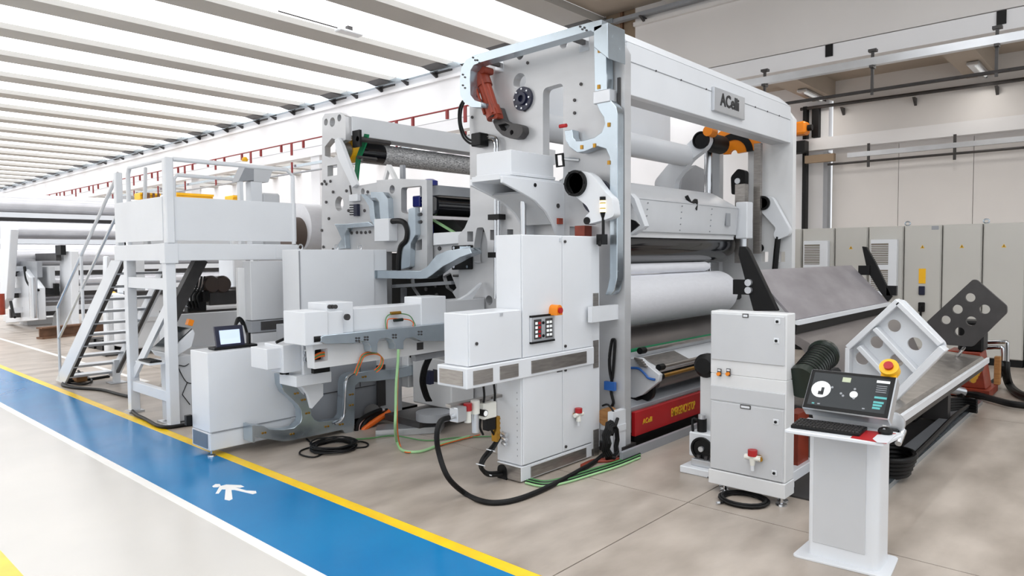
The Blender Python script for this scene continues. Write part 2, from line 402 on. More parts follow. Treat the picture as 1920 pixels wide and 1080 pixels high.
p = Zp(655, 62, 6.38)
B((p.x-.3, p.y-.1, 6.36), (p.x+.3, p.y+.12, 6.42)).build('housing', WHITE, t, bevel=.02)
MB().tube([(p.x-.3, p.y, 6.42), (p.x-1.6, p.y+.1, 6.47)], .015).build('cable', DARKG, t)
B((p.x-.06, p.y-.04, 6.42), (p.x+.06, p.y+.06, 6.52)).build('bracket', DARKG, t)
# ================================================================== WINDER GANTRY (two side plates joined by a cross beam)
GX, GY = 4.76, 3.10
g = thing('winder_gantry', (4.8, 4.0, 0), 'tall white gantry of two thick side plates and a cross beam with black lettering', 'machine frame')
out = [(3.10, 0), (3.10, 3.19), (3.245, 3.44), (4.72, 3.37), (4.80, 3.27), (4.845, 3.0), (4.85, 1.99), (4.93, 1.87), (5.02, 1.80), (5.02, .12), (4.6, .12), (4.6, 0)]
win = rounded(PX([(1018, 166), (1056, 155), (1056, 340), (1018, 345)], GX), .05)
holes = [win]
for u, v, r in ((975, 103, .042), (1057, 82, .042), (974, 153, .075)):
    p = Xp(u, v, GX); holes.append(circ((p.y, p.z), r, 18))
for u0, v0, u1, v1 in ((876, 434, 887, 453), (951, 430, 962, 440), (985, 429, 996, 440), (1068, 425, 1082, 441), (919, 431, 927, 450)):
    holes.append(PX([(u0, v0), (u1, v0), (u1, v1), (u0, v1)], GX))
holes.append(rounded(PX([(894, 427), (906, 426), (914, 452), (914, 492), (897, 495), (889, 492), (889, 458)], GX), .02))
p = Xp(917, 563, GX); holes.append(circ((p.y, p.z), .045, 16))
MB().prism('x', out, GX, GX+.09, holes).build('side_plate', MACH, g, bevel=.006)
# right-hand plate
outr = [(3.10, 0), (3.10, 3.16), (3.28, 3.42), (3.64, 3.42), (3.64, 2.2), (3.8, 1.95), (4.85, 1.9), (4.85, 0)]
hr = [rect((3.38, 1.50), (3.46, 1.62)), rect((3.18, 1.50), (3.26, 1.62))]
MB().prism('x', outr, 8.30, 8.40, hr).build('side_plate', OFFW, g, bevel=.006, label='far side plate of the gantry')
# cross beam
MB().prism('y', [(4.85, 2.885), (8.30, 2.885), (8.30, 3.30), (4.85, 3.30)], 3.13, 3.20).build('beam_face', WHITE, g, bevel=.004)
B((4.85, 3.202, 2.887), (8.30, 3.36, 2.90)).build('beam_underside', GREYP, g)
MB().prism('x', [(3.132, 3.302), (3.27, 3.43), (3.36, 3.43), (3.36, 2.902), (3.33, 2.902), (3.33, 3.40), (3.28, 3.40), (3.21, 3.302)], 4.85, 8.30).build('beam_top', WHITE, g)
B((4.87, 3.126, 3.145), (8.28, 3.131, 3.151)).build('seam', MIDG, g)
B((6.30, 3.10, 2.965), (6.985, 3.13, 3.19)).build('sign_plate', ALU, g, bevel=.004)
sp = text('lettering', 'ACelli', .165, BTEXT, g, (6.43, 3.099, 3.035), (1, 0, 0), (0, 0, 1), .003, .0042)
b = MB()
for x in (5.28, 5.71, 6.19, 7.3, 7.62, 7.95): b.cyl((x, 3.13, 3.148), (x, 3.122, 3.148), .008, 8)
b.build('screw_row', DARKG, g, kind='stuff')
# black flange, red cylinder, rocker lever
p = Xp(983, 186, GX)
f = MB().lathe((GX, p.y, p.z), (-1, 0, 0), [(0, .105), (.03, .105), (.03, .06), (.05, .055), (.05, .03), (.02, .03)], 28).build('bearing_flange', NAVY, g)
b = MB()
for i in range(8): b.cyl((GX-.03, p.y+.085*math.cos(i*PI/4), p.z+.085*math.sin(i*PI/4)), (GX-.042, p.y+.085*math.cos(i*PI/4), p.z+.085*math.sin(i*PI/4)), .009, 6)
b.build('bolt_ring', ALU, f, kind='stuff')
x = GX-.12
def px(u, v, x=x): return Xp(u, v, x)
a, c = px(905, 150), px(926, 215)
d = (c-a).normalized()
cy = MB().cyl(a, c, .062, 20).build('hydraulic_cylinder', CYLRED, g)
MB().cyl(a-d*.05, a+d*.07, .074, 20).build('end_cap', BRICK, cy)
MB().cyl(c-d*.07, c+d*.03, .074, 20).build('end_cap', BRICK, cy)
MB().cyl(a+d*.02+Vector((-.07, .05, 0)), c+Vector((-.07, .05, 0)), .012, 8).build('tie_rod', CYLRED, cy)
MB().cyl(a+d*.02+Vector((-.07, -.05, 0)), c+Vector((-.07, -.05, 0)), .012, 8).build('tie_rod', CYLRED, cy)
e = px(927, 216); MB().cyl(c, px(928, 226), .03, 12).build('piston_rod', CHROME, cy)
q = px(930, 215)
b = MB().prism('x', rounded(PX([(921, 203), (934, 202), (939, 222), (926, 224)], x), .02), x-.04, x+.04)
b.build('clevis', BRICK, cy)
q = px(929, 216); MB().cyl((x-.06, q.y, q.z), (x+.06, q.y, q.z), .026, 14).build('pin', DARKG, cy)
q = px(899, 129); MB().prism('x', rounded(PX([(894, 126), (904, 124), (917, 126), (917, 138), (897, 143)], x), .02), x-.06, x+.06).build('upper_clevis', BRICK, cy)
lv = PX([(932, 205), (944, 202), (952, 226), (962, 232), (980, 234), (989, 238), (990, 250), (982, 261), (968, 262), (952, 256), (940, 244), (932, 226)], GX-.02)
hl = [PX([(944, 236), (958, 233), (966, 237), (957, 248), (950, 246)], GX-.02), circ(tuple(Xp(969, 250, GX-.02))[1:], .022, 12)]
MB().prism('x', rounded(lv, .02), GX-.09, GX-.005, hl).build('rocker_lever', DARKG, g, bevel=.004)
# galvanised cable ducts
xo = GX-.28
top_o = [(1128, 50), (1128, 37), (1112, 40), (889, 103), (874, 112), (865, 127), (862, 150), (863, 178), (870, 192), (884, 201), (902, 201), (902, 192), (890, 188), (882, 178), (881, 150), (882, 132), (888, 122), (900, 117), (1100, 59), (1108, 57), (1112, 60)]
duct = MB().prism('x', PX(top_o, xo), xo, xo+.12).build('top_cable_duct', GALV, g, bevel=.004, label='galvanised cable duct looping over the top')
b = MB()
for u, v in ((887, 108), (895, 113), (1088, 50), (1096, 52), (868, 140), (868, 160)):
    for k in range(2):
        q = Xp(u+k*4, v+k*5, xo); b.cyl((xo, q.y, q.z), (xo-.008, q.y, q.z), .008, 6)
b.build('bolt_heads', DARKG, duct, kind='stuff')
for u, v, u2, v2 in ((905, 110, 941, 124), (1065, 66, 1094, 84)):
    s = Xp(u, v+3, xo+.06); e = Xp(u2, v2-1, GX)
    MB().bar((xo+.06, s.y, s.z), (GX, s.y, s.z), .035, .035).build('stand_off', DARKG, g)
    B((GX-.006, s.y-.05, s.z-.07), (GX, s.y+.05, s.z+.07)).build('foot_plate', ALU, g)
# front vertical duct, bulging and running down the side plate
MB().prism('x', PX([(1113, 50), (1139, 42), (1140, 110), (1113, 88)], xo), xo, xo+.24).build('duct_head', GALV, g, bevel=.004)
vd = [(1113, 70), (1136, 64), (1138, 150), (1137, 172), (1143, 186), (1155, 200), (1158, 216), (1157, 520), (1152, 545), (1146, 553), (1134, 553), (1139, 540), (1143, 520), (1143, 295), (1136, 279), (1120, 274), (1096, 284), (1082, 286), (1068, 276), (1060, 263), (1058, 245), (1073, 243), (1074, 258), (1080, 264), (1092, 264), (1114, 258), (1128, 248), (1134, 232), (1132, 220), (1124, 208), (1117, 192), (1115, 172)]
xv = GX-.11
dv = MB().prism('x', PX(vd, xv), xv, xv+.09).build('side_cable_duct', GALV, g, bevel=.004, label='galvanised cable duct running down the near plate')
b = MB()
for u, v in ((1124, 95), (1123, 163), (1142, 234), (1142, 305), (1091, 276), (1115, 273)):
    q = Xp(u, v, xv); b.box((xv-.008, q.y-.012, q.z-.016), (xv, q.y+.012, q.z+.016))
b.build('duct_clips', BRASS, dv, kind='stuff')
# red sensor and small items on the side plate
q = Xp(1060, 237, xv); MB().cyl((xv-.03, q.y+.035, q.z), (xv-.03, q.y-.035, q.z), .016, 10).build('red_sensor', RED, g)
q = Xp(1085, 300, GX); s = MB().cyl((GX, q.y, q.z), (GX-.1, q.y+.1, q.z+.01), .016, 8).build('clamp_arm', ALU, g)
MB().tube([(GX-.1, q.y+.08, q.z-.05), (GX-.1, q.y+.15, q.z-.05), (GX-.1, q.y+.16, q.z+.05), (GX-.1, q.y+.09, q.z+.05)], .012, closed=True).build('clamp', BLACK, s)
q = Xp(1163, 92, GX); MB().cyl((GX, q.y, q.z), (GX-.03, q.y, q.z), .035, 16).build('eye_bolt', DARKG, g)
B((GX-.015, 3.135, 2.66), (GX, 3.16, 3.0)).build('grip_bar', DARKG, g)
B((GX-.12, 3.16, 2.8), (GX-.02, 3.32, 2.9)).build('terminal_box', ALU, g, bevel=.005)
b = bolts_x(PX([(1078, 188), (1078, 212), (1120, 450), (960, 300), (985, 207), (944, 206), (990, 118), (912, 215), (886, 220), (1090, 158), (1100, 330)], GX), GX)
b.build('bolt_heads', DARKG, g, kind='stuff')
# hydraulic hose, manifold and steel lines on the left edge
xh = GX-.1
MB().tube([Xp(u, v, xh) for u, v in ((868, 189), (861, 205), (861, 232), (868, 256), (880, 268), (892, 270))], .011, sm=5).build('hose', RUBBER, g)
MB().tube([Xp(u, v, xh) for u, v in ((871, 190), (865, 206), (864, 230), (871, 252), (880, 262), (892, 264))], .011, sm=5).build('hose', RUBBER, g)
q = Xp(908, 264, GX); B((GX-.12, q.y-.06, q.z-.06), (GX, q.y+.06, q.z+.06)).build('valve_block', BLACK, g, bevel=.008)
for dv_ in (0, 5):
    MB().tube([Xp(u, v+dv_, GX-.05) for u, v in ((903-dv_, 260), (922-dv_, 256), (931-dv_, 260), (933-dv_, 275), (933-dv_, 300))], .012, sm=4).build('steel_line', CHROME, g)
for u in (929, 935):
    MB().tube([Xp(u, 360, GX-.05), Xp(u, 560, GX-.05)], .014).build('steel_line', CHROME, g)
for v in (407, 478):
    q = Xp(932, v, GX-.05); B((GX-.09, q.y-.06, q.z-.025), (GX, q.y+.08, q.z+.025)).build('line_clamp', BLACK, g)
B((4.40, 3.16, 1.08), (4.76, 3.2, 1.2)).build('tie_bar', WHITE, g)
# black plate with curved duct in the lower part
bp = MB().prism('x', rounded(PX([(850, 461), (887, 459), (887, 505), (850, 506)], GX), .015), GX-.02, GX).build('cover_plate', BLACK, g)
bolts_x(PX([(855, 465), (880, 464), (855, 500), (880, 500)], GX), GX-.02, .016, .012).build('bolt_heads', CHROME, bp, kind='stuff')
cd = [(702, 507), (788, 508), (800, 500), (818, 478), (838, 470), (858, 467), (880, 464), (884, 475), (862, 483), (846, 492), (830, 500), (812, 514), (800, 522), (790, 523), (702, 522)]
xc = GX-.3
MB().prism('x', PX(cd, xc), xc, xc+.14).build('curved_cable_duct', GALV, g, bevel=.004)
q = Xp(872, 470, GX); MB().bar(Xp(872, 470, xc+.1), (GX, q.y, q.z), .1, .08).build('duct_end', GALV, g)
# inner upright posts and guide tubes seen through the opening
for u, v0, v1, yy in ((1348, 252, 372, 4.3), (1356, 252, 372, 4.3)):
    q = Yp(u, 300, yy)
MB().cyl((8.02, 4.02, 1.2), (8.02, 4.02, 3.0), .05, 16).build('guide_post', CHROME, g)
B((8.12, 3.92, .2), (8.22, 4.1, 3.0)).build('guide_rail', GREYP, g)
B((8.14, 3.42, 1.6), (8.20, 3.50, 2.9)).build('guide_rail', STEEL, g)
# upper cross tube behind the beam
p = Yp(1183, 275, 4.1)
MB().cyl((4.85, 4.1, p.z+.02), (7.58, 4.1, p.z+.02), .125, 32).build('cross_tube', WHITE, g, label='round white tube across the gantry')
# second fascia behind, grey
MB().prism('x', [(4.3, 2.9), (4.6, 2.9), (4.6, 3.35), (4.3, 3.35)], 4.85, 7.6).build('rear_beam', WHITE, g, bevel=.006)
# base blocks
B((4.70, 3.08, 0), (4.90, 3.5, .06)).build('foot', DARKG, g)
B((4.58, 3.09, .02), (4.76, 3.14, .36)).build('foot_bracket', WHITE, g)

# ------------------------------------------------------------------ swing arms on the plates
t = thing('swing_arm', (4.7, 3.55, 1.9), 'white swing arm with black hub above the tall control cabinet', 'swing arm')
xs_ = GX-.20
arm = [(1066, 345), (1070, 328), (1082, 320), (1100, 322), (1112, 330), (1136, 362), (1148, 372), (1152, 405), (1138, 411), (1100, 421), (1094, 412), (1100, 402), (1106, 398), (1100, 386), (1078, 368)]
pa = MB().prism('x', rounded(PX(arm, xs_), .03), xs_, xs_+.09).build('arm_plate', WHITE, t, bevel=.008)
q = Xp(1081, 344, xs_); MB().lathe((xs_+.02, q.y, q.z), (-1, 0, 0), [(0, .105), (.05, .105), (.05, .085), (.02, .08)], 28).build('hub', BLACK, t)
b = MB()
for i in range(6): b.cyl((xs_-.03, q.y+.1*math.cos(i*PI/3), q.z+.1*math.sin(i*PI/3)), (xs_-.036, q.y+.094*math.cos(i*PI/3), q.z+.094*math.sin(i*PI/3)), .01, 6)
b.build('bolt_ring', BLACK, t, kind='stuff')
MB().cyl((xs_+.09, q.y, q.z), (GX, q.y, q.z), .09).build('shaft', DARKG, t)
q = Xp(1101, 414, xs_); MB().cyl((xs_-.01, q.y, q.z), (xs_+.1, q.y, q.z), .03, 12).build('pivot_pin', BLACK, t)
q = Xp(1128, 345, xs_+.14); MB().lathe((GX-.02, q.y+.05, q.z-.1), (-1, 0, 0), [(0, .14), (.05, .14), (.05, .08)], 24).build('rear_disc', NAVY, t)
B((GX-.1, 3.42, 1.75), (GX, 3.52, 1.84)).build('red_lug', BRICK, t)

t = thing('swing_arm', (8.2, 3.45, 1.9), 'white swing arm with black hub on the far gantry plate', 'swing arm')
xa = 8.20
arm = [(1419, 388), (1423, 372), (1436, 367), (1448, 370), (1481, 430), (1479, 441), (1456, 450), (1449, 440), (1455, 428)]
MB().prism('x', rounded(PX(arm, xa), .03), xa, xa+.08).build('arm_plate', WHITE, t, bevel=.008)
q = Xp(1431, 381, xa); MB().lathe((xa+.02, q.y, q.z), (-1, 0, 0), [(0, .085), (.05, .085), (.05, .06), (.02, .055)], 28).build('hub', BLACK, t)
MB().cyl((xa+.08, q.y, q.z), (8.30, q.y, q.z), .09).build('shaft', DARKG, t)
MB().tube([Xp(u, v, xa+.03) for u, v in ((1459, 444), (1456, 470), (1452, 515))], .035).build('damper', BLACK, t)
b = MB()
q = Xp(1425, 465, 8.3); MB().cyl((8.28, q.y, q.z), (8.3, q.y, q.z), .05).build('knob', BLACK, t)

# ------------------------------------------------------------------ diagonal lifting arm and its details (behind the beam)
t = thing('lifting_arm', (6.9, 3.9, 2.4), 'diagonal white lifting arm with a black hub under the gantry beam', 'lifting arm')
xl = 7.6
q = [(1232, 362), (1231, 340), (1262, 302), (1295, 268), (1312, 252), (1326, 250), (1334, 258), (1333, 268), (1326, 280), (1300, 300), (1270, 340), (1268, 368)]
MB().prism('x', rounded(PX(q, xl), .04), xl-.05, xl+.05).build('arm_plate', WHITE, t, bevel=.01)
c_ = Xp(1319, 264, xl); MB().lathe((xl-.04, c_.y, c_.z), (-1, 0, 0), [(0, .10), (.04, .10), (.04, .085), (.02, .08)], 28).build('hub', BLACK, t)
MB().cyl((xl+.05, c_.y, c_.z), (xl+.45, c_.y, c_.z), .11, 20).build('motor', BLACK, t)
o_ = Xp(1329, 246, xl-.06); MB().cyl((xl-.09, o_.y, o_.z), (xl+.05, o_.y, o_.z), .06, 16).build('cap', ORANGE, t)
k = Xp(1266, 300, xl); MB().cyl((xl-.05, k.y, k.z), (xl-.07, k.y, k.z), .03, 10).build('bolt', ALU, t)
B((xl-.3, 3.75, 2.0), (xl-.1, 3.95, 2.2)).build('lower_bracket', WHITE, t, bevel=.01)
k = Xp(1253, 378, 6.9); MB().tube([(6.6, 3.55, 2.2), (6.65, 3.52, 2.12), (6.75, 3.52, 2.16), (6.7, 3.5, 2.06)], .02, sm=4).build('hose_stub', BLACK, t)
t = thing('disc_guard', (8.28, 4.6, 2.9), 'orange disc guard with black bolted rim under the right of the beam', 'guard')
c_ = (3.80, 2.82)
MB().prism('x', circ(c_, .34, 28, PI*.02, PI*.98)+circ(c_, .25, 28, PI*.02, PI*.98)[::-1], 8.24, 8.29).build('outer_ring', ORANGE, t)
MB().prism('x', circ(c_, .25, 28, PI*.02, PI*.98)+circ(c_, .17, 28, PI*.02, PI*.98)[::-1], 8.23, 8.29).build('rim', BLACK, t)
MB().prism('x', circ(c_, .17, 28, PI*.02, PI*.98)+circ(c_, .05, 28, PI*.02, PI*.98)[::-1], 8.24, 8.29).build('inner_ring', ORANGE, t)
t = thing('chain_block', (8.22, 3.62, 2.2), 'black pulley block hanging inside the far gantry plate', 'pulley')
q = Xp(1386, 340, 8.22)
MB().prism('x', rounded([(q.y-.09, q.z-.14), (q.y+.08, q.z-.16), (q.y+.09, q.z+.06), (q.y+.0, q.z+.15), (q.y-.09, q.z+.12)], .03), 8.18, 8.28).build('housing', BLACK, t)
MB().cyl((8.18, q.y, q.z), (8.165, q.y, q.z), .035, 14).build('axle', ALU, t)
MB().tube([(8.2, q.y, q.z-.2), (8.2, q.y, q.z-.34)], .02).build('hook', BRICK, t)
# grey curved rear shield between the arm and posts
t = thing('rear_shield', (7.7, 4.4, 1.8), 'grey curved shield plate behind the lifting arm', 'shield')
MB().prism('y', PY([(1270, 372), (1276, 330), (1300, 310), (1325, 322), (1345, 325), (1345, 372)], 4.45), 4.42, 4.48).build('shield_plate', MIDG, t)

# ------------------------------------------------------------------ rolls and hood inside the gantry
t = thing('slitter_hood', (6.5, 3.5, 2.0), 'angular pale grey hood with rivet seams over the polished black roll', 'machine hood')
y0 = 3.52
zt, zb = Yp(1183, 374, y0).z, Yp(1183, 438, y0).z
sec = [(y0, zb+.02), (y0-.03, zb+.32), (y0+.02, zb+.36), (y0+.30, zb+.52), (y0+.42, zb+.48), (y0+.42, zb+.02)]
h = MB().prism('x', sec, 4.98, 7.72).build('shell', GREYP, t, bevel=.006)
B((5.5, y0-.031, zb+.318), (7.72, y0+.0, zb+.323)).build('seam', MIDG, h)
rv = MB()
for x in (5.75, 6.4, 7.05):
    for k in range(5): rv.cyl((x, y0-.005-.03*k/5, zb+.05+.06*k), (x, y0-.014-.03*k/5, zb+.05+.06*k), .006, 6)
rv.build('rivets', MIDG, h, kind='stuff')
xc_ = 5.42
MB().prism('x', PX([(1181, 362), (1190, 372), (1209, 424), (1184, 441), (1176, 441), (1201, 422), (1178, 370)], xc_), xc_, xc_+.08).build('end_cheek', WHITE, t, bevel=.004)
MB().prism('x', PX([(1178, 410), (1190, 414), (1198, 422), (1182, 436), (1176, 436)], xc_+.06), xc_+.06, xc_+.08).build('cheek_recess', BLACK, t)
B((7.40, y0-.033, zb+.12), (7.5, y0-.02, zb+.26)).build('louvre', MIDG, t)
B((7.74, y0-.12, zb-.02), (7.9, y0+.02, zb+.40)).build('end_box', WHITE, t, bevel=.01)
B((7.9, y0-.02, zb-.3), (8.0, y0+.1, zb+.62)).build('carriage_post', STEEL, t)
MB().cyl((7.8, y0-.05, zb-.22), (7.8, y0-.05, zb-.02), .04, 12).build('plunger', ALU, t)
B((4.98, y0+.03, zb-.03), (7.72, y0+.30, zb+.02)).build('base_strip', OFFW, t)

t = thing('polished_roll', (6.5, 3.75, 1.64), 'polished black roll spanning the gantry', 'roll')
yc = 3.80; zc = 1.712; rr = .215
MB().lathe((4.86, yc, zc), (1, 0, 0), [(0, .12), (.03, rr), (2.86, rr), (2.98, rr*.985), (3.06, rr*.9), (3.1, rr*.7), (3.1, .1)], 48).build('roll_body', SHINY, t)
MB().cyl((7.92, yc, zc), (8.30, yc, zc), .09).build('journal', STEEL, t)
t = thing('web_fold', (6.2, 3.6, 1.43), 'flat bluish white web wrapped under the polished black roll', 'web')
MB().lathe((4.9, 3.70, 1.462), (1, 0, 0), [(0, .03), (.02, .052), (2.40, .052), (2.48, .035), (2.5, .01)], 24).build('web_roll', PAPER, t)
t = thing('paper_roll', (6.3, 3.7, 1.1), 'large white paper roll winding between the gantry plates', 'paper roll')
MB().lathe((4.9, 3.74, 1.155), (1, 0, 0), [(0, .08), (.0, .25), (2.78, .25), (2.83, .24), (2.84, .08)], 56).build('wound_paper', PAPER, t)
MB().cyl((7.7, 3.74, 1.155), (8.28, 3.74, 1.155), .05).build('core_shaft', STEEL, t)
B((7.95, 3.64, 1.05), (8.16, 3.84, 1.25)).build('shaft_chuck', BLACK, t, bevel=.02)
t = thing('drum_roll', (6.3, 3.9, .7), 'brownish grey steel drum below the white paper roll', 'roll')
MB().lathe((4.88, 3.95, .60), (1, 0, 0), [(0, .2), (0, .30), (3.3, .30), (3.3, .1)], 56).build('roll_body', WEBG, t)
t = thing('lower_drum', (6.3, 4.35, .7), 'second steel drum behind the first drum under the paper roll', 'roll')
MB().lathe((4.88, 4.6, .62), (1, 0, 0), [(0, .2), (0, .30), (3.3, .30), (3.3, .1)], 48).build('roll_body', WEBG, t)

# ------------------------------------------------------------------ lower carriage with green strip
t = thing('knife_carriage', (6.2, 3.3, .4), 'white sloping carriage with a green top strip below the steel drum', 'carriage')
def L(u, v, y): q = Yp(u, v, y); return q
zt = Yp(1183, 663, 3.44).z
sec = [(3.47, zt), (3.40, zt-.015), (3.15, zt-.115), (3.155, zt-.14), (3.2, zt-.16), (3.30, zt-.17), (3.5, zt-.1)]
x0, x1 = 5.2, 8.1
MB().prism('x', sec, x0, x1).build('sloping_body', WHITE, t, bevel=.006)
MB().prism('x', [(3.44, zt-.005), (3.475, zt-.005), (3.475, zt+.035), (3.44, zt+.03)], x0, x1).build('green_strip', GREEN, t)
MB().prism('x', [(3.38, zt-.04), (3.435, zt-.005), (3.435, zt+.012), (3.37, zt-.02)], x0, x1).build('edge_bar', ALU, t)
sh_ = [(1205, 657, 3.33, .018, STEEL), (1240, 688, 3.13, .016, STEEL), (1238, 706, 3.12, .018, BRASS)]
for u, v, yy, r_, m in sh_:
    q = Yp(u, v, yy)
    MB().cyl(q, (x1, yy, q.z), r_, 10).build('shaft', m, t)
    MB().cyl((q.x-.05, yy, q.z), (q.x+.03, yy, q.z), r_+.012, 12).build('shaft_end', BLACK, t)
dv_ = Vector((0, -.25, -.10)); n_ = Vector((0, -.10, .25)).normalized()
a = Vector((5.42, 3.40, zt-.015))+dv_*.22+n_*.003
e1 = Vector((.56, 0, 0)); e2 = dv_*.66
MB().add([a, a+e1, a+e1+e2, a+e2, a+n_*.008, a+n_*.008+e1, a+n_*.008+e1+e2, a+n_*.008+e2], [(0,1,2,3),(4,5,6,7),(0,1,5,4),(1,2,6,5),(2,3,7,6),(3,0,4,7)]).build('steel_cover', STEEL, t)
xe = 5.12
MB().prism('x', PX([(1183, 672), (1200, 672), (1213, 684), (1236, 703), (1234, 716), (1222, 726), (1205, 740), (1186, 748), (1176, 748), (1176, 672)], xe), xe, xe+.06).build('end_plate', GREYP, t, bevel=.004)
for i in range(4):
    MB().tube([Xp(1190+3*i, 672+4*i, xe-.02), Xp(1204+3*i, 676+4*i, xe-.03)], .012).build('air_fitting', STEEL, t)
MB().tube([Xp(u, v, xe-.02) for u, v in ((1183, 690), (1197, 691), (1208, 700), (1216, 709), (1228, 712))], .011, sm=5).build('blue_hose', BLUEH, t)
q = Xp(1217, 732, xe+.1); MB().lathe((xe+.08, q.y+.05, q.z), (1, 0, 0), [(0, .05), (0, .10), (.05, .10), (.05, .05)], 24).build('chain_wheel', BLACK, t)
q = Xp(1187, 752, xe); B((xe, q.y-.04, q.z-.03), (xe+.1, q.y+.03, q.z+.03)).build('stop_block', BLACK, t)
q = Yp(1228, 718, 3.2); MB().cyl((q.x, 3.2, q.z), (8.0, 3.2, q.z), .05, 20).build('lower_roll', WEBG, t)
B((4.95, 3.52, .3), (8.25, 3.56, .62)).build('shade_backing', BLACK, t)  # black sheet standing in for the shade inside the gantry
t = thing('ledge_beam', (6.2, 3.2, .3), 'grey ledge beam above the red emergency panel', 'beam')
MB().prism('x', [(3.14, .305), (3.14, .34), (3.3, .37), (3.35, .47), (3.6, .47), (3.6, .305)], 4.86, 8.28).build('beam', MIDG, t, bevel=.004)
t = thing('emergency_panel', (6.2, 3.12, .2), 'red guard panel with yellow emergency lettering low in the gantry', 'guard panel')
B((4.92, 3.10, .10), (8.2, 3.14, .302)).build('panel', RED, t, bevel=.004)
text('lettering', 'EMERGENCY STOP', .105, YTEXT, t, (Yp(1258, 775, 3.1).x, 3.098, .165), (1, 0, 0), (0, 0, 1), .0015, .001, .08, sx=.50)
text('small_lettering', 'ACelli', .06, YTEXT, t, (5.03, 3.098, .185), (1, 0, 0), (0, 0, 1), .0015, .001, .1)
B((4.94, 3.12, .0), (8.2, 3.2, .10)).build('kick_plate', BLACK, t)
t = thing('floor_channel', (6, 2.95, 0), 'steel channel edging the floor in front of the red panel', 'channel')
B((4.55, 2.98, 0), (8.3, 3.01, .07)).build('edge_strip', MIDG, t)
B((4.55, 3.01, 0), (8.3, 3.09, .02)).build('channel_bed', DARKG, t)
# ================================================================== TALL CONTROL CABINET
cx, cyf = 3.65, 3.22
t = thing('control_cabinet', (4.1, 3.35, 0), 'tall white control cabinet with two doors above, two below and a button panel', 'cabinet')
B((3.655, 3.235, .88), (4.48, 3.47, 1.745)).build('upper_body', WHITE, t, bevel=.004)
B((3.655, 3.235, .12), (4.48, 3.47, .80)).build('lower_body', WHITE, t, bevel=.004)
B((3.64, 3.225, .01), (4.484, 3.46, .115)).build('plinth', WHITE, t, bevel=.004)
B((3.634, 3.23, .012), (3.640, 3.45, .11)).build('plinth_side_plate', STEEL, t)
q = Xp(941, 888, 3.633)
MB().prism('x', [(q.y-.05, .0), (q.y+.04, .0)]+circ((q.y-.005, .06), .045, 10, 0, PI), 3.628, 3.634).build('cable_hole', BLACK, t)
d1 = B((3.663, 3.222, .885), (4.108, 3.235, 1.742)).build('door', WHITE, t, bevel=.003)
d2 = B((4.114, 3.222, .885), (4.485, 3.235, 1.742)).build('door', WHITE, t, bevel=.003)
d3 = B((3.663, 3.222, .125), (4.108, 3.235, .765)).build('door', WHITE, t, bevel=.003)
d4 = B((4.114, 3.222, .125), (4.485, 3.235, .765)).build('door', WHITE, t, bevel=.003)
for d, x, z in ((d2, 4.14, 1.70), (d2, 4.14, .92), (d4, 4.14, .74), (d4, 4.14, .16)):
    MB().cyl((x, 3.222, z), (x, 3.212, z), .011, 10).build('lock', DARKG, d)
B((4.075, 3.214, 1.70), (4.10, 3.222, 1.725)).build('latch', ALU, d1)
B((4.04, 3.217, .735), (4.10, 3.222, .752)).build('name_holder', DARKG, d3)
B((4.485, 3.235, .06), (4.605, 3.47, 1.745)).build('side_strip', WHITE, t, bevel=.004)
for i, (v0, v1) in enumerate(((549, 601), (637, 688), (803, 853))):
    z0 = Yp(1123, v1, 3.235).z; z1 = Yp(1123, v0, 3.235).z
    B((4.515, 3.229, z0), (4.585, 3.235, z1)).build('steel_plate', STEEL, t)
# horizontal band with the side box on it
B((3.10, 3.205, .745), (4.49, 3.49, .882)).build('band', WHITE, t, bevel=.006)
for u0, u1 in ((888, 924), (938, 972), (997, 1100)):
    x0, x1 = Yp(u0, 690, 3.2).x, Yp(u1, 660, 3.2).x
    B((x0, 3.199, .768), (x1, 3.206, .858)).build('steel_plate', STEEL, t)
B((3.094, 3.24, .765), (3.101, 3.46, .86)).build('steel_plate', STEEL, t)
B((3.74, 3.218, .022), (4.40, 3.226, .098)).build('steel_plate', STEEL, t)
bx = B((3.14, 3.235, .884), (3.652, 3.46, 1.225)).build('side_box', WHITE, t, bevel=.004)
B((3.144, 3.222, .888), (3.65, 3.235, 1.222)).build('box_door', WHITE, bx, bevel=.003)
MB().cyl((3.205, 3.222, 1.03), (3.205, 3.213, 1.03), .011, 10).build('lock', DARKG, bx)
B((3.43, 3.215, 1.195), (3.455, 3.222, 1.215)).build('latch', ALU, bx)
b = MB()
for i in range(11): b.box((3.654, 3.27, .18+.045*i), (3.6555, 3.276, .19+.045*i))
b.build('rivets', MIDG, t, kind='stuff')
# button panel
z0, z1 = Yp(1020, 640, 3.2).z, Yp(1020, 592, 3.2).z; xa, xb = Yp(997, 610, 3.2).x, Yp(1041, 610, 3.2).x
bp = B((xa, 3.206, z0), (xb, 3.222, z1)).build('button_panel', ALU, t, bevel=.004)
B((xa, 3.202, z1-.006), (xb, 3.222, z1+.008)).build('panel_edge', BLACK, bp)
B((xa, 3.202, z0-.008), (xb, 3.222, z0+.006)).build('panel_edge', BLACK, bp)
w = xb-xa
for s in (.12, .60):
    B((xa+w*s, 3.203, z0+.022), (xa+w*(s+.3), 3.206, z1-.022)).build('key_field', DARKG, bp)
keys = []
for s, red in ((.12, True), (.60, False)):
    for i in range(2):
        for j in range(4):
            xx = xa+w*(s+.04+.13*i); zz = z0+.035+(z1-z0-.075)*j/3.6
            B((xx, 3.200, zz), (xx+w*.09, 3.203, zz+.018)).build('key', HMIW if not (red and i == 1) else RED, bp)
for zz in (z0+.04, z1-.05):
    MB().cyl((xa+w*.5, 3.206, zz), (xa+w*.5, 3.199, zz), .011, 10).build('knob', BLACK, bp)
q = Yp(1040, 580, 3.2)
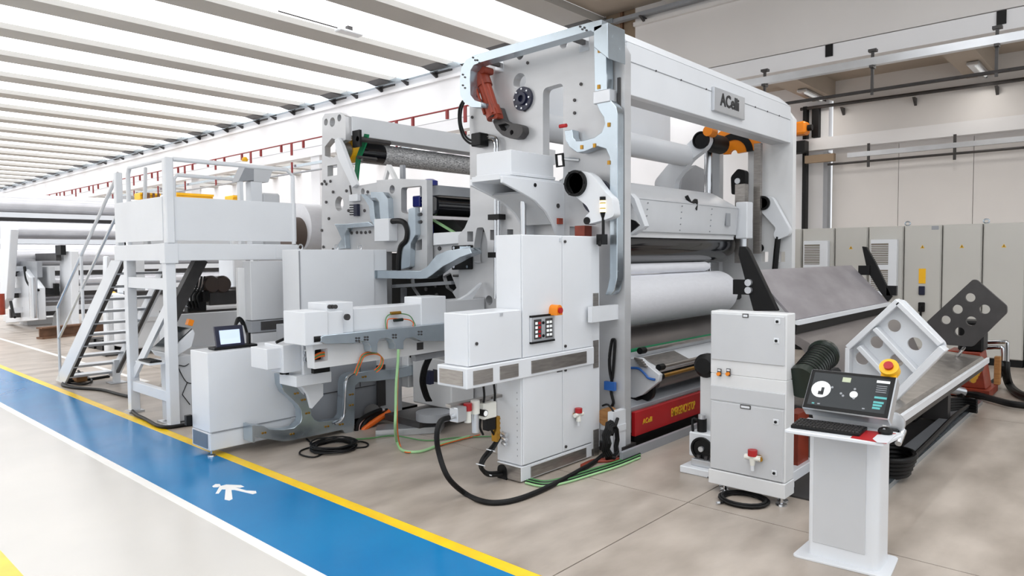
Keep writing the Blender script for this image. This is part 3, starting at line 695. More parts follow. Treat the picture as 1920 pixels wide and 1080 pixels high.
MB().prism('y', [(q.x-.045, q.z-.04), (q.x+.03, q.z-.04)]+circ((q.x-.005, q.z), .035, 10, 0, PI), 3.15, 3.222).build('stop_shroud', ORANGE, t, bevel=.004)
MB().cyl((q.x-.005, 3.15, q.z-.005), (q.x-.005, 3.135, q.z-.005), .022, 14).build('stop_button', RED, t)
# valve on the lower door
q = Yp(1083, 777, 3.2)
vv = MB().cyl((q.x-.05, 3.19, q.z), (q.x+.05, 3.19, q.z), .016, 12).build('air_valve', CLEAR, t)
MB().cyl((q.x, 3.19, q.z+.015), (q.x, 3.19, q.z+.05), .028, 14).build('red_knob', RED, vv)
MB().cyl((q.x, 3.19, q.z-.05), (q.x, 3.19, q.z), .02, 12, r1=.014).build('bowl', CLEAR, vv)
MB().cyl((q.x-.02, 3.222, q.z), (q.x-.02, 3.18, q.z), .012, 8).build('fitting', BRASS, vv)
MB().cyl((q.x, 3.19, q.z-.085), (q.x, 3.19, q.z-.05), .009, 8).build('drain', WHITE, vv)

# signal light tower in front of the swing arm, on the cabinet's rear corner
x = 4.545; q = Yp(1131, 410, 3.17)
t = thing('signal_light', (q.x, 3.17, 1.74), 'black signal tower with a lit amber lens on the control cabinet', 'signal light')
zz = lambda v: Yp(1131, v, 3.17).z
MB().cyl((q.x, 3.17, zz(458)), (q.x, 3.17, zz(406)), .012, 10).build('stem', BLACK, t)
MB().cyl((q.x, 3.17, zz(408)), (q.x, 3.17, zz(398)), .014, 16, r1=.026).build('socket', BLACK, t)
for va, vb in ((398, 392), (390, 382), (380, 376)):
    MB().cyl((q.x, 3.17, zz(va)), (q.x, 3.17, zz(vb)), .027, 18).build('lens', LENSY, t)
MB().cyl((q.x, 3.17, zz(392)), (q.x, 3.17, zz(390)), .025, 16).build('ring', BRASS, t)
MB().cyl((q.x, 3.17, zz(382)), (q.x, 3.17, zz(380)), .025, 16).build('ring', BRASS, t)
MB().cyl((q.x, 3.17, zz(376)), (q.x, 3.17, zz(369)), .027, 18).build('cap', BLACK, t)
MB().cyl((q.x, 3.17, zz(440)), (q.x-.06, 3.165, zz(460)), .014, 8).build('bracket', BLACK, t)
B((q.x-.05, 3.15, 1.68), (q.x+.03, 3.20, 1.76)).build('foot', BLACK, t)

# ------------------------------------------------------------------ air preparation unit left of the cabinet
def Q(u, v, y=3.40): return Yp(u, v, y)
t = thing('air_unit', (3.4, 3.4, .5), 'compressed air unit with a red knob mounted left of the control cabinet', 'air unit')
a, b_ = Q(848, 763), Q(925, 747)
MB().bar((a.x, 3.44, a.z), (3.655, 3.44, b_.z), .05, .02).build('mounting_rail', STEEL, t)
q = Q(859, 776); B((q.x-.045, 3.36, q.z-.05), (q.x+.045, 3.44, q.z+.05)).build('inlet_block', ALU, t, bevel=.006)
q2 = Q(875, 764); MB().cyl((q2.x, 3.39, q2.z-.02), (q2.x, 3.39, q2.z+.03), .03, 14).build('red_knob', RED, t)
MB().cyl((q2.x, 3.39, q2.z-.1), (q2.x, 3.39, q2.z-.02), .024, 12).build('valve_body', CLEAR, t)
q3 = Q(889, 764); MB().cyl((q3.x, 3.39, q3.z-.04), (q3.x, 3.39, q3.z+.05), .032, 14).build('regulator', CLEAR, t)
MB().cyl((q3.x, 3.39, q3.z-.17), (q3.x, 3.39, q3.z-.04), .026, 14).build('filter_bowl', ALU, t)
q4 = Q(900, 773); MB().cyl((q4.x, 3.40, q4.z), (q4.x, 3.345, q4.z), .024, 16).build('gauge', BLACK, t)
MB().cyl((q4.x, 3.345, q4.z), (q4.x, 3.343, q4.z), .019, 16).build('dial', HMIW, t)
q5 = Q(913, 767); B((q5.x-.07, 3.36, q5.z-.06), (q5.x+.06, 3.44, q5.z+.05)).build('valve_island', CLEAR, t, bevel=.006)
B((q5.x-.02, 3.37, q5.z-.15), (q5.x+.06, 3.43, q5.z-.06)).build('solenoid', BLACK, t, bevel=.006)
q6 = Q(929, 803); B((q6.x-.02, 3.37, q6.z-.09), (q6.x+.015, 3.42, q6.z+.09)).build('brass_manifold', BRASS, t)
for i in range(5): MB().cyl((q6.x+.015, 3.395, q6.z-.07+.034*i), (q6.x+.035, 3.395, q6.z-.07+.034*i), .012, 8).build('fitting', BRASS, t)
q7 = Q(936, 818); 
for i in range(3): MB().cyl((q7.x, 3.37, q7.z+.03-.035*i), (q7.x, 3.33, q7.z+.02-.035*i), .015, 8).build('coupling', ALU, t)
for u in (906, 926):
    MB().tube([Q(u, 720), Q(u+2, 745), Q(u-3, 775), Q(u-6, 800), Q(u, 815)], .008, sm=4).build('thin_hose', RUBBER, t)
a = Q(846, 780); MB().cyl((a.x-.02, 3.40, a.z-.01), (a.x+.04, 3.40, a.z), .018, 10).build('hose_coupling', ALU, t)

# ------------------------------------------------------------------ hoses on the floor around the cabinet
fz = .018
t = MB().tube([Q(842, 783), Q(826, 790), Q(819, 815), Q(823, 850), Yp(840, 895, 3.33)]+[Zp(u, v, fz) for u, v in ((872, 925), (905, 940), (940, 942), (980, 933), (1030, 912), (1080, 886), (1120, 862), (1150, 835))], .018, 10, sm=6).build('thick_hose', RUBBER)
tag(t, 'thick black hose sweeping over the floor from the air unit past the cabinet', 'hose')
t = thing('hose_bundle', (3.5, 3.4, .1), 'bundle of three black hoses entering the cabinet plinth', 'hose')
for k in range(3):
    o = Vector((.012*k, -.02+.02*k, .012*(k % 2)))
    MB().tube([Q(934, 818+4*k)+o, Q(920, 842)+o, Q(904, 862)+o, Q(900, 878)+o, Q(912, 890)+o, Q(938, 889)+o], .012, 8, sm=6).build('hose', RUBBER, t)
for u, v in ((921, 845), (902, 872), (915, 890)):
    q = Q(u, v); MB().lathe((q.x-.006, 3.40, q.z), (.4, 0, 1), [(0, .034), (.007, .034)], 12).build('tie', WHITE, t)
t = thing('green_cable_bundle', (4.3, 3.1, 0), 'green and yellow cables lying under the control cabinet', 'cable')
for k, m in enumerate((GREENC, DKGREEN, GREENC, RUBBER, LTGREEN)):
    MB().tube([Zp(u, v+2.5*k, .01) for u, v in ((985, 895), (1020, 902), (1060, 895), (1110, 880), (1160, 864), (1200, 848))], .008, 6, sm=5).build('cable', m, t)
t = thing('red_floor_cable', (4.5, 3.2, 0), 'dark red cables behind the cabinet plinth on the floor', 'cable')
for k in range(3):
    MB().tube([Zp(u, v+2*k, .012) for u, v in ((1090, 872), (1115, 862), (1145, 860), (1175, 852))], .01, 6, sm=4).build('cable', BRICK, t)
t = thing('hanging_cable_loop', (4.7, 3.15, .6), 'black cable loop hanging on the near gantry plate over a blue tag', 'cable')
xq = GX-.02
def XQ(u, v, d=0): return Xp(u, v, xq-d)
MB().tube([XQ(1143, 668), XQ(1147, 640), XQ(1150, 637), XQ(1153, 642), XQ(1150, 690), XQ(1147, 712), XQ(1143, 690)], .012, 8, sm=5, closed=True).build('loop', RUBBER, t)
MB().tube([XQ(1147, 712), XQ(1146, 735), XQ(1150, 755), XQ(1144, 765)], .012, 8, sm=5).build('tail', RUBBER, t)
q = XQ(1146, 722); B((xq-.03, q.y-.05, q.z-.04), (xq+.0, q.y+.05, q.z+.03)).build('blue_tag', BLUEH, t)
t = thing('small_carton', (4.6, 3.3, .38), 'small brown coil in a white holder at the gantry foot', 'coil')
q = XQ(1146, 772, .05)
MB().cyl((4.60, q.y, q.z-.03), (4.70, q.y, q.z-.03), .07, 16).build('coil', WOOD, t)
B((4.62, q.y-.1, q.z-.14), (4.755, q.y+.06, q.z-.09)).build('holder', WHITE, t)
MB().tube([(4.64, q.y+.05, q.z+.05), (4.62, q.y-.02, q.z+.07), (4.62, q.y-.08, q.z+.0), (4.62, q.y-.06, q.z-.08)], .008, sm=4).build('wire', RUBBER, t)
t = thing('cable_coil', (4.7, 3.0, .2), 'coiled black cable standing against the gantry foot', 'cable coil')
c0 = Yp(1151, 828, 3.03)
for k in range(4):
    pts = [(c0.x+(.062+.009*k)*math.cos(i*PI/8), 3.03+.012*k+.01*math.sin(3*i), max(.02, c0.z+(.125+.01*k)*math.sin(i*PI/8))) for i in range(16)]
    MB().tube(pts, .011, 8, closed=True).build('loop', RUBBER, t)
MB().tube([Yp(1158, 785, 3.08), Yp(1153, 800, 3.05), Yp(1147, 815, 3.03)], .014, sm=4).build('tail', RUBBER, t)
MB().tube([Zp(u, v, .014) for u, v in ((1160, 858), (1175, 848), (1200, 838), (1235, 826), (1290, 806))], .014, 8, sm=4).build('floor_run', RUBBER, t)
# ================================================================== FREE-STANDING GREY CABINET
fx = 4.375
t = thing('floor_cabinet', (4.45, 1.92, 0), 'pale grey two-door floor cabinet with a red knob valve beside the monitor stand', 'cabinet')
ya, yb = 1.665, 2.175
B((fx+.012, ya, .80), (4.53, yb, 1.22)).build('upper_body', OFFW, t, bevel=.005)
B((fx+.012, ya, .15), (4.53, yb, .80)).build('lower_body', OFFW, t, bevel=.005)
B((fx-.004, ya-.004, .052), (4.53, yb+.004, .148)).build('plinth', OFFW, t, bevel=.004)
zz = lambda v, u=1400: Xp(u, v, fx).z
d1 = B((fx, ya+.012, Xp(1472, 708, fx).z+.07), (fx+.014, yb-.008, 1.205)).build('door', GREYP, t, bevel=.004)
zA = Xp(1340, 722, fx).z
zB = Xp(1335, 750, fx).z
d1.data.clear_geometry() if False else None
B((fx+.002, ya+.006, zB+.004), (fx+.014, yb-.004, zA-.004)).build('middle_strip', GREYP, t, bevel=.003)
d2 = B((fx, ya+.012, .155), (fx+.014, yb-.008, zB-.004)).build('door', GREYP, t, bevel=.004)
for d, u, v in ((d1, 1458, 603), (d1, 1456, 639), (d2, 1455, 791), (d2, 1452, 887)):
    q = Xp(u, v, fx)
    B((fx-.006, q.y-.018, q.z-.018), (fx, q.y+.018, q.z+.018)).build('lock_plate', WHITE, d, bevel=.004)
    MB().cyl((fx-.006, q.y, q.z), (fx-.012, q.y, q.z), .009, 10).build('lock', BLACK, d)
for d, u, v, w in ((d1, 1398, 592, .02), (d2, 1398, 763, .035)):
    q = Xp(u, v, fx); B((fx-.004, q.y-w, q.z-.013), (fx, q.y+w, q.z+.013)).build('name_holder', DARKG, d)
    B((fx-.006, q.y-w+.006, q.z-.007), (fx-.003, q.y+w-.006, q.z+.007)).build('name_card', WHITE, d)
for u in (1349, 1366):
    q = Xp(u, 699, fx)
    B((fx-.004, q.y-.014, q.z-.022), (fx, q.y+.014, q.z+.028)).build('button_plate', DARKG, d1)
    B((fx-.006, q.y-.01, q.z+.012), (fx-.003, q.y+.01, q.z+.024)).build('button_card', WHITE, d1)
    MB().cyl((fx-.003, q.y, q.z-.006), (fx-.022, q.y, q.z-.006), .012, 12).build('button', ORANGE, d1)
q = Xp(1411, 858, fx-.04)
v_ = MB().cyl((fx-.04, q.y-.055, q.z), (fx-.04, q.y+.05, q.z), .018, 12).build('air_valve', CLEAR, t)
MB().cyl((fx-.04, q.y, q.z+.012), (fx-.04, q.y, q.z+.05), .03, 14).build('red_knob', RED, v_)
MB().cyl((fx-.04, q.y, q.z-.05), (fx-.04, q.y, q.z), .014, 12, r1=.022).build('bowl', CLEAR, v_)
MB().cyl((fx-.04, q.y, q.z-.085), (fx-.04, q.y, q.z-.05), .011, 10).build('drain', WHITE, v_)
MB().cyl((fx, q.y-.03, q.z), (fx-.05, q.y-.055, q.z), .016, 10).build('fitting', BRASS, v_)
for x, y in ((fx+.03, ya+.03), (fx+.03, yb-.1), (4.48, ya+.05), (4.48, yb-.06)):
    f = MB().lathe((x, y, 0), (0, 0, 1), [(0, .036), (.012, .034), (.018, .012), (.055, .012)], 16).build('foot', CHROME, t)
B((4.53, 1.69, .10), (5.0, 1.75, .17)).build('side_rail', WHITE, t, bevel=.004)
t = thing('cable_coil', (4.35, 1.95, 0), 'ring of black cable lying under the pale grey floor cabinet', 'cable coil')
c0 = Zp(1392, 942, 0)
for k in range(5):
    MB().tube([(c0.x+.02+(.11+.008*k)*math.cos(i*PI/9), c0.y+(.125+.008*k)*math.sin(i*PI/9), .01+.008*(k % 3)) for i in range(18)], .008, 6, closed=True).build('loop', RUBBER, t)
e_ = Zp(1349, 943, .01); MB().tube([(e_.x, e_.y, .01), (e_.x+.05, e_.y-.03, .012), (c0.x-.08, c0.y+.07, .012)], .007, sm=3).build('tail', RUBBER, t)
MB().cyl((e_.x, e_.y, .012), (e_.x-.02, e_.y+.01, .012), .009, 8).build('plug', ALU, t)
# machine foot with fan behind the cabinet
t = thing('fan_pedestal', (4.85, 2.4, 0), 'white pedestal with a round black fan and motor left of the floor cabinet', 'pedestal')
B((4.60, 1.75, 0), (4.78, 2.52, .05)).build('base_rail', WHITE, t, bevel=.005)
B((4.66, 1.8, .05), (4.86, 2.46, .10)).build('base_plate', ALU, t, bevel=.004)
x0 = 4.72
q = Xp(1317, 841, x0)
B((x0, q.y-.14, .10), (x0+.2, q.y+.11, q.z+.11)).build('housing', WHITE, t, bevel=.008)
MB().lathe((x0, q.y, q.z), (-1, 0, 0), [(0, .085), (.02, .085), (.02, .07), (.008, .065)], 28).build('fan', BLACK, t)
MB().cyl((x0-.01, q.y, q.z), (x0-.03, q.y, q.z), .02, 12).build('fan_hub', ALU, t)
m0, m1 = Xp(1316, 815, x0+.06), Xp(1316, 785, x0+.06)
MB().cyl((x0+.06, m0.y, q.z+.10), (x0+.06, m0.y, m1.z), .035, 14).build('motor', BLACK, t)
MB().cyl((x0+.06, m0.y, m1.z), (x0+.06, m0.y, m1.z+.03), .028, 14).build('motor_cap', ALU, t)
MB().tube([(x0+.02, m0.y+.05, q.z+.1), (x0+.03, m0.y+.06, q.z+.2), (x0+.05, m0.y+.02, m1.z-.02)], .01, sm=4).build('motor_cable', RUBBER, t)
c0, c1 = Xp(1336, 815, x0+.12), Xp(1312, 690, x0+.12)
B((x0+.12, c0.y-.05, q.z+.05), (x0+.2, c1.y, c1.z)).build('column', OFFW, t, bevel=.01)
d0 = Xp(1322, 686, x0+.10)
MB().lathe((x0+.16, d0.y, d0.z), (-1, 0, 0), [(0, .09), (.06, .09), (.09, .06)], 20).build('bearing_block', BLACK, t)
b = MB()
for i, y in enumerate((2.42, 2.36, 2.32, 2.26)): b.cyl((4.7, y, .10), (4.7, y, .125), .016, 8)
b.build('bolts', DARKG, t, kind='stuff')

# ================================================================== MONITOR STAND
t = thing('monitor_stand', (3.85, 1.14, 0), 'white operator stand with a column, keyboard shelf and tilted touch monitor', 'monitor stand')
kx = 3.75
MB().prism('z', rounded([(3.685, 1.36), (3.985, 1.36), (4.02, .93), (3.72, .90)], .03), 0, .012).build('base_plate', WHITE, t, bevel=.004)
MB().prism('z', rounded([(kx, 1.305), (kx, .96), (3.95, .96), (3.95, 1.305)], .035, 6), .012, .70).build('column', WHITE, t)
B((kx-.006, 1.02, .085), (kx+.002, 1.275, .66)).build('front_panel', GREYP, t, bevel=.002)
tr = [(3.545, 1.335), (3.86, 1.345), (3.83, .88), (3.60, .86)]
MB().prism('z', [(3.50, 1.335), (3.84, 1.34), (3.80, .865), (3.535, .89)], .70, .718).build('shelf', WHITE, t, bevel=.004)
# monitor head: a wedge box tilted back
ctr = Vector((3.80, 1.135, .90))
def onplane(u, v, P, N):
    d = ray(u, v); return CAM + d*((P-CAM).dot(N)/d.dot(N))
tilt = math.radians(38); fn = Vector((-math.cos(tilt), 0, math.sin(tilt)))
fu = Vector((math.sin(tilt), 0, math.cos(tilt))); fyv = Vector((0, 1, 0))
P0 = Vector((3.74, 1.135, .84))
cn = [onplane(u, v, P0, fn) for u, v in ((1525, 694), (1681, 708), (1664, 779), (1503, 762))]
ys_ = ((cn[0].y+cn[3].y)/2, (cn[1].y+cn[2].y)/2)
us_ = (max((c-P0).dot(fu) for c in cn[:2]), min((c-P0).dot(fu) for c in cn[2:]))
ya_, yb_ = min(ys_), max(ys_); ub, ua = us_
def MP(y, u, n): return P0 + fu*u + fn*n + Vector((0, y-P0.y, 0))
def mbox(y0, y1, u0, u1, n0, n1):
    vs = [MP(y, u, n) for n in (n0, n1) for y, u in ((y0,u0),(y1,u0),(y1,u1),(y0,u1))]
    return MB().add(vs, [(3,2,1,0),(4,5,6,7),(0,1,5,4),(1,2,6,5),(2,3,7,6),(3,0,4,7)])
hd = mbox(ya_-.005, yb_+.005, ua-.006, ub+.006, -.075, -.004).build('monitor_housing', ALU, t, bevel=.005)
mbox(ya_, yb_, ua, ub, -.005, .0).build('bezel', BLACK, hd)
W, Hh = yb_-ya_, ub-ua
def SC(s, r): return (yb_-W*s, ub-Hh*r)     # screen fractions, from the top left
def sbox(s0, r0, s1, r1, m, name='screen_field', n=.0015):
    a = SC(s0, r0); b = SC(s1, r1); return mbox(min(a[0], b[0]), max(a[0], b[0]), min(a[1], b[1]), max(a[1], b[1]), 0, n).build(name, m, hd)
sbox(.045, .07, .955, .92, HMID, 'screen', .0006)
sbox(.80, .12, .95, .18, HMIW)
for r in (.25, .3, .35, .4): sbox(.81, r, .93, r+.015, MIDG, 'screen_line')
for r in (.52, .64, .71, .78): sbox(.81, r, .95-.2*(r-.52), r+.05, HMIT)
sbox(.40, .13, .50, .25, HMIY)
def sdisc(s, r, rad, m, name='screen_disc'):
    y, u = SC(s, r); pts = [MP(y+rad*math.cos(i*PI/12), u+rad*math.sin(i*PI/12), k) for k in (0, .0015) for i in range(24)]
    return MB().add(pts, [tuple(range(24)), tuple(range(24, 48))]+[(i, (i+1) % 24, (i+1) % 24+24, i+24) for i in range(24)]).build(name, m, hd)
sdisc(.17, .50, .048, HMIW); sdisc(.57, .54, .019, HMIW)
sbox(.175, .45, .21, .62, HMID, 'screen_shape', .003); sbox(.145, .55, .21, .64, HMID, 'screen_shape', .003)
for s, r in ((.30, .42), (.42, .55), (.45, .60), (.57, .40), (.58, .63)): sdisc(s, r, .006, MIDG, 'screen_dot')
for s, r, m in ((.10, .86, HMIT), (.17, .86, MIDG), (.70, .84, MIDG)): sbox(s, r, s+.03, r+.03, m)
MB().bar(MP(1.135, ua+.06, -.075), (3.86, 1.135, .70), .34, .05, (1, 0, 0)).build('neck', OFFW, t)
q = onplane(1668, 691, P0, fn)
sh = MB().cyl(q-fn*.03, q+fn*.02, .045, 18).build('stop_shroud', YELLOW, t)
MB().cyl(q+fn*.02, q+fn*.035, .022, 16).build('stop_button', RED, sh)
MB().bar(q-fn*.02, q-fn*.02-fu*.06, .07, .03, fn).build('stop_mount', YELLOW, sh)

# keyboard, mouse and mat on the shelf
t = thing('keyboard', (3.62, 1.18, .718), 'black keyboard on the shelf of the monitor stand', 'keyboard')
kq = [Zp(u, v, .725) for u, v in ((1482, 800), (1611, 817), (1627, 803), (1500, 786))]
kb = [(3.548, 1.320), (3.574, .975), (3.680, .985), (3.664, 1.328)]
kb = [(p.x, p.y) for p in kq]
MB().prism('z', rounded(kb, .01), .7185, .732).build('body', BLACK, t, bevel=.003)
a0, a1, a2, a3 = [Vector((p[0], p[1], .732)) for p in kb]
key = None
for r in range(5):
    for c in range(19):
        s, r_ = (c+.5)/19.6+.01, (r+.5)/5.4+.03
        p = a0.lerp(a1, s).lerp(a3.lerp(a2, s), r_)
        if key is None:
            key = B((p.x-.006, p.y-.0065, .732), (p.x+.006, p.y+.0065, .738)).build('key', DARKG, t); kp = p
        else: copies(key, [(p.x-kp.x, p.y-kp.y, 0)])
t = thing('mouse_mat', (3.63, .95, .718), 'red and white mouse mat on the right end of the shelf', 'mouse mat')
MB().prism('z', PZ([(1595, 821), (1612, 806), (1680, 813), (1662, 832)], .719), .7183, .7205).build('mat', RED, t)
q = Zp(1652, 821, .721); MB().prism('z', PZ([(1636, 823), (1645, 815), (1682, 814), (1664, 831), (1645, 830)], .7205), .7204, .7215).build('print', WHITE, t)
q = Zp(1660, 810, .73)
t = thing('mouse', (q.x, q.y, .7215), 'black computer mouse on the red mat', 'mouse')
m_ = MB().lathe((q.x, q.y, .7225), (0, 0, 1), [(0, .03), (.012, .034), (.024, .028), (.031, .014), (.033, .004)], 20).build('body', BLACK, t)
MB().cyl((q.x-.02, q.y, .748), (q.x-.026, q.y, .746), .006, 8).build('wheel', MIDG, t)

# ================================================================== UNLOADING CRADLE
t = thing('cradle_plate', (6.8, 2.2, 1.0), 'long tilted grey steel plate with black arms right of the gantry', 'cradle')
xl, xr = 5.45, 8.02
MB().prism('x', [(2.36, 1.47), (2.0, 1.09), (2.015, 1.075), (2.375, 1.455)], xl, xr).build('tilted_plate', GRAPH, t, bevel=.002)
B((xl, 1.975, 1.05), (xr, 2.005, 1.085)).build('edge_strip', WHITE, t)
MB().prism('x', [(1.99, 1.05), (2.0, .98), (2.06, .96), (2.06, 1.08)], xl, xr+.04).build('black_rubber_strip', BLACK, t)
MB().prism('x', [(2.02, .98), (1.90, .92), (1.78, .78), (1.70, .60), (1.66, .42), (1.72, .42), (1.78, .6), (1.86, .76), (1.96, .88), (2.06, .93)], xl, xr).build('lower_apron', WEBG, t)
xa = xl-.06
MB().prism('x', PX([(1385, 462), (1398, 462), (1404, 470), (1458, 583), (1412, 583), (1384, 478)], xa), xa, xa+.05).build('black_arm', BLACK, t, bevel=.006)
q = Xp(1403, 530, xa-.02); 
for dz in (0, -.06): MB().cyl((xa, q.y, q.z+dz), (xa-.03, q.y, q.z+dz), .028, 10).build('arm_bolt', ALU, t)
B((xa+.05, q.y+.02, q.z-.1), (xa+.1, q.y+.16, q.z+.02)).build('arm_bracket', BLACK, t)
xb = xr+.02
MB().prism('x', PX([(1616, 462), (1624, 463), (1640, 490), (1672, 556), (1664, 566), (1648, 545), (1626, 508)], xb), xb, xb+.05).build('black_arm', BLACK, t, bevel=.004)
q = Xp(1626, 505, xb); B((xb-.03, q.y-.03, q.z-.06), (xb+.02, q.y+.08, q.z+.04)).build('arm_bracket', BLACK, t)
q = Xp(1668, 545, xb); B((xb, q.y-.06, q.z-.05), (xb+.06, q.y+.03, q.z+.05)).build('arm_bracket', BLACK, t)
# side brackets of the table
def plate(x, th, px, holes, m, name, tt, bv=.004):
    return MB().prism('x', rounded(PX(px, x), .02), x, x+th, [circ(tuple(Xp(u, v, x))[1:], r, 20) for u, v, r in holes]).build(name, m, tt, bevel=bv)
t = thing('white_side_bracket', (5.6, 1.3, .5), 'white ribbed bracket plate with round holes standing on the near table end', 'bracket')
wx = 5.62
plate(wx, .03, [(1683, 561), (1695, 563), (1773, 643), (1773, 660), (1690, 742), (1600, 742), (1592, 735), (1592, 656), (1600, 645)],
      [(1676, 611, .046), (1715, 645, .048), (1643, 642, .046), (1616, 672, .05), (1681, 676, .046)], WHITE, 'plate', t)
def rib(px0, px1, w=.035, d=.10, name='rib'):
    a, b = Xp(*px0, wx), Xp(*px1, wx); a.x = b.x = wx-d/2+.002
    MB().bar(a, b, w, d, (1, 0, 0)).build(name, WHITE, t, bevel=.004)
rib((1688, 566), (1768, 644)); rib((1646, 614), (1722, 694)); rib((1616, 648), (1680, 716))
rib((1690, 563), (1596, 650), .04); rib((1774, 650), (1680, 745), .05, .12); rib((1596, 650), (1594, 742), .03)
t = thing('black_side_bracket', (8.4, 1.3, .6), 'dark steel bracket plate with six round holes at the far table end', 'bracket')
plate(8.4, .05, [(1824, 524), (1832, 525), (1888, 574), (1888, 587), (1824, 650), (1775, 647), (1737, 612), (1737, 604)],
      [(1819, 558, .045), (1795, 580, .047), (1846, 580, .047), (1773, 600, .045), (1821, 602, .047), (1799, 622, .045)], DARKG, 'plate', t)
# table
t = thing('unloading_table', (6.8, 1.4, 0), 'long grey steel unloading table with a white edge between the two brackets', 'table')
yt = 1.20
ze = lambda u, v: Yp(u, v, yt).z
MB().prism('x', [(1.20, .50), (1.24, .535), (1.95, .60), (1.95, .52), (1.24, .46)], 5.05, 8.5).build('table_top', STEEL, t, bevel=.003)
B((5.02, 1.175, .475), (8.5, 1.20, .53)).build('white_edge', WHITE, t, bevel=.003)
MB().prism('x', [(1.20, .475), (1.22, .40), (1.30, .36), (1.9, .36), (1.9, .52)], 5.02, 8.45).build('underframe', DARKG, t)
MB().lathe((5.0, 1.20, .50), (-1, 0, 0), [(0, .07), (.03, .07), (.035, .05)], 20).build('pivot_disc', ALU, t)
B((4.92, 1.16, .38), (5.05, 1.24, .47)).build('latch', BLACK, t, bevel=.01)
MB().cyl((4.98, 1.14, .46), (4.86, 1.14, .40), .02, 10).build('hinge_pin', CHROME, t)
for x in (5.4, 7.5):
    B((x, 1.35, .03), (x+.12, 1.85, .40)).build('leg', DARKG, t)
q = Zp(1812, 649, .6); MB().tube([(8.2, 1.4, .56), (8.15, 1.36, .62), (8.28, 1.36, .64)], .015, sm=3).build('handle', CHROME, t)
# tracks
t = thing('floor_track', (6.6, 1.3, 0), 'pair of steel rails on the floor below the unloading table', 'track')
B((4.2, 1.26, 0), (8.75, 1.30, .04)).build('rail', GALV, t)
B((4.2, 1.33, 0), (8.75, 1.42, .05)).build('rail', MIDG, t)
B((4.6, 1.43, 0), (8.7, 2.3, .012)).build('track_bed', DARKG, t)
MB().tube([Zp(u, v, .07) for u, v in ((1700, 868), (1740, 830), (1790, 780), (1815, 762))], .02, 8, sm=3).build('cable', RUBBER, t)
t = thing('cable_pile', (5.3, 1.35, 0), 'thick black cable coil on the floor behind the monitor stand', 'cable coil')
c0 = Zp(1680, 905, 0)
for k in range(5):
    MB().tube([(c0.x+.1+(.16+.01*k)*math.cos(i*PI/9), c0.y+.05+(.10+.01*k)*math.sin(i*PI/9), .05+.03*k) for i in range(18)], .02, 8, closed=True).build('loop', RUBBER, t)
t = thing('cable_bundle', (8, 1.5, .1), 'black cables and hoses lying under the far half of the table', 'cable')
for k in range(5):
    MB().tube([Zp(u, v+5*k, .10-.012*k) for u, v in ((1832, 752), (1800, 748), (1765, 752), (1735, 762-2*k), (1712, 768))], .02, 6, sm=4).build('cable', RUBBER, t)
t = thing('corrugated_hose', (9.0, 1.2, 0), 'black corrugated hose crossing the bare floor at the right edge', 'hose')
MB().tube([Zp(u, v, .05) for u, v in ((1800, 736), (1830, 740), (1860, 748), (1895, 757), (1935, 762))], .035, 10, sm=6).build('hose', RUBBER, t)
MB().cyl(Zp(1778, 728, .12), Zp(1806, 735, .07), .05, 12).build('coupling', ALU, t)
t = thing('hydraulic_unit', (9.4, 1.45, 0), 'red oxide hydraulic pedestal with chrome pipes beyond the table', 'hydraulic unit')
B((9.0, 1.24, .02), (9.6, 1.75, .10)).build('foot', BRICK, t)
MB().prism('x', [(1.28, .10), (1.7, .10), (1.66, .50), (1.34, .50)], 9.1, 9.45).build('pedestal', BRICK, t, bevel=.01)
B((9.12, 1.32, .50), (9.42, 1.56, .84)).build('valve_stack', BLACK, t, bevel=.02)
B((9.5, 1.21, .10), (9.58, 1.27, .42)).build('wooden_block', WOOD, t, bevel=.006)
xh_ = 9.7
for k, (u, v) in enumerate(((1888, 641), (1880, 651))):
    MB().tube([Xp(1846, v+1, xh_), Xp(u-5, v, xh_), Xp(u, v+5, xh_), Xp(u, 680, xh_)], .024, 10, sm=3).build('chrome_pipe', CHROME, t)
MB().tube([Xp(1886, 678, xh_), Xp(1886, 698, xh_)]+[Zp(u, v, .05) for u, v in ((1893, 722), (1910, 738), (1945, 752))], .045, 10, sm=6).build('drop_hose', RUBBER, t)
MB().tube([Xp(1879, 678, xh_), Xp(1878, 694, xh_)]+[Zp(u, v, .04) for u, v in ((1868, 712), (1840, 726), (1800, 742))], .03, 8, sm=5).build('floor_hose', RUBBER, t)
MB().tube([Zp(u, v, .03) for u, v in ((1870, 718), (1855, 727), (1838, 733), (1818, 742))], .012, 6, sm=4).build('yellow_cable', mat('yellow_green_cable', (120, 130, 50), .5), t)
b = MB()
for i in range(6): b.cyl((8.6+.1*i, 1.34, .27+.02*i), (8.57+.1*i, 1.32, .27+.02*i), .03, 8)
b.build('fittings', BRASS, t, kind='stuff')
# motor behind the monitor
t = thing('drive_motor', (5.3, 1.75, .6), 'dark green cylindrical drive motor behind the touch monitor', 'motor')
a, b_ = Yp(1548, 660, 1.62), Yp(1496, 722, 1.62)
d = (b_-a).normalized()
MB().lathe(a, d, [(-.02, .03), (-.01, .085), (.02, .10), (.05, .105), (.06, .09), (.42, .09), (.44, .105), (.5, .105)], 24).build('housing', DKGREEN, t)
for i in range(10): MB().lathe(a+d*(.08+.034*i), d, [(0, .093), (.01, .093)], 24).build('fin', BLACK, t)
B((a.x-.02, 1.56, a.z-.28), (a.x+.16, 1.72, a.z-.12)).build('terminal_box', BLACK, t, bevel=.02)
B((4.75, 1.72, .1), (4.95, 1.8, .52)).build('red_bracket', BRICK, t)
MB().bar((4.9, 1.7, .45), (5.1, 1.5, .2), .03, .04).build('brace', ALU, t)

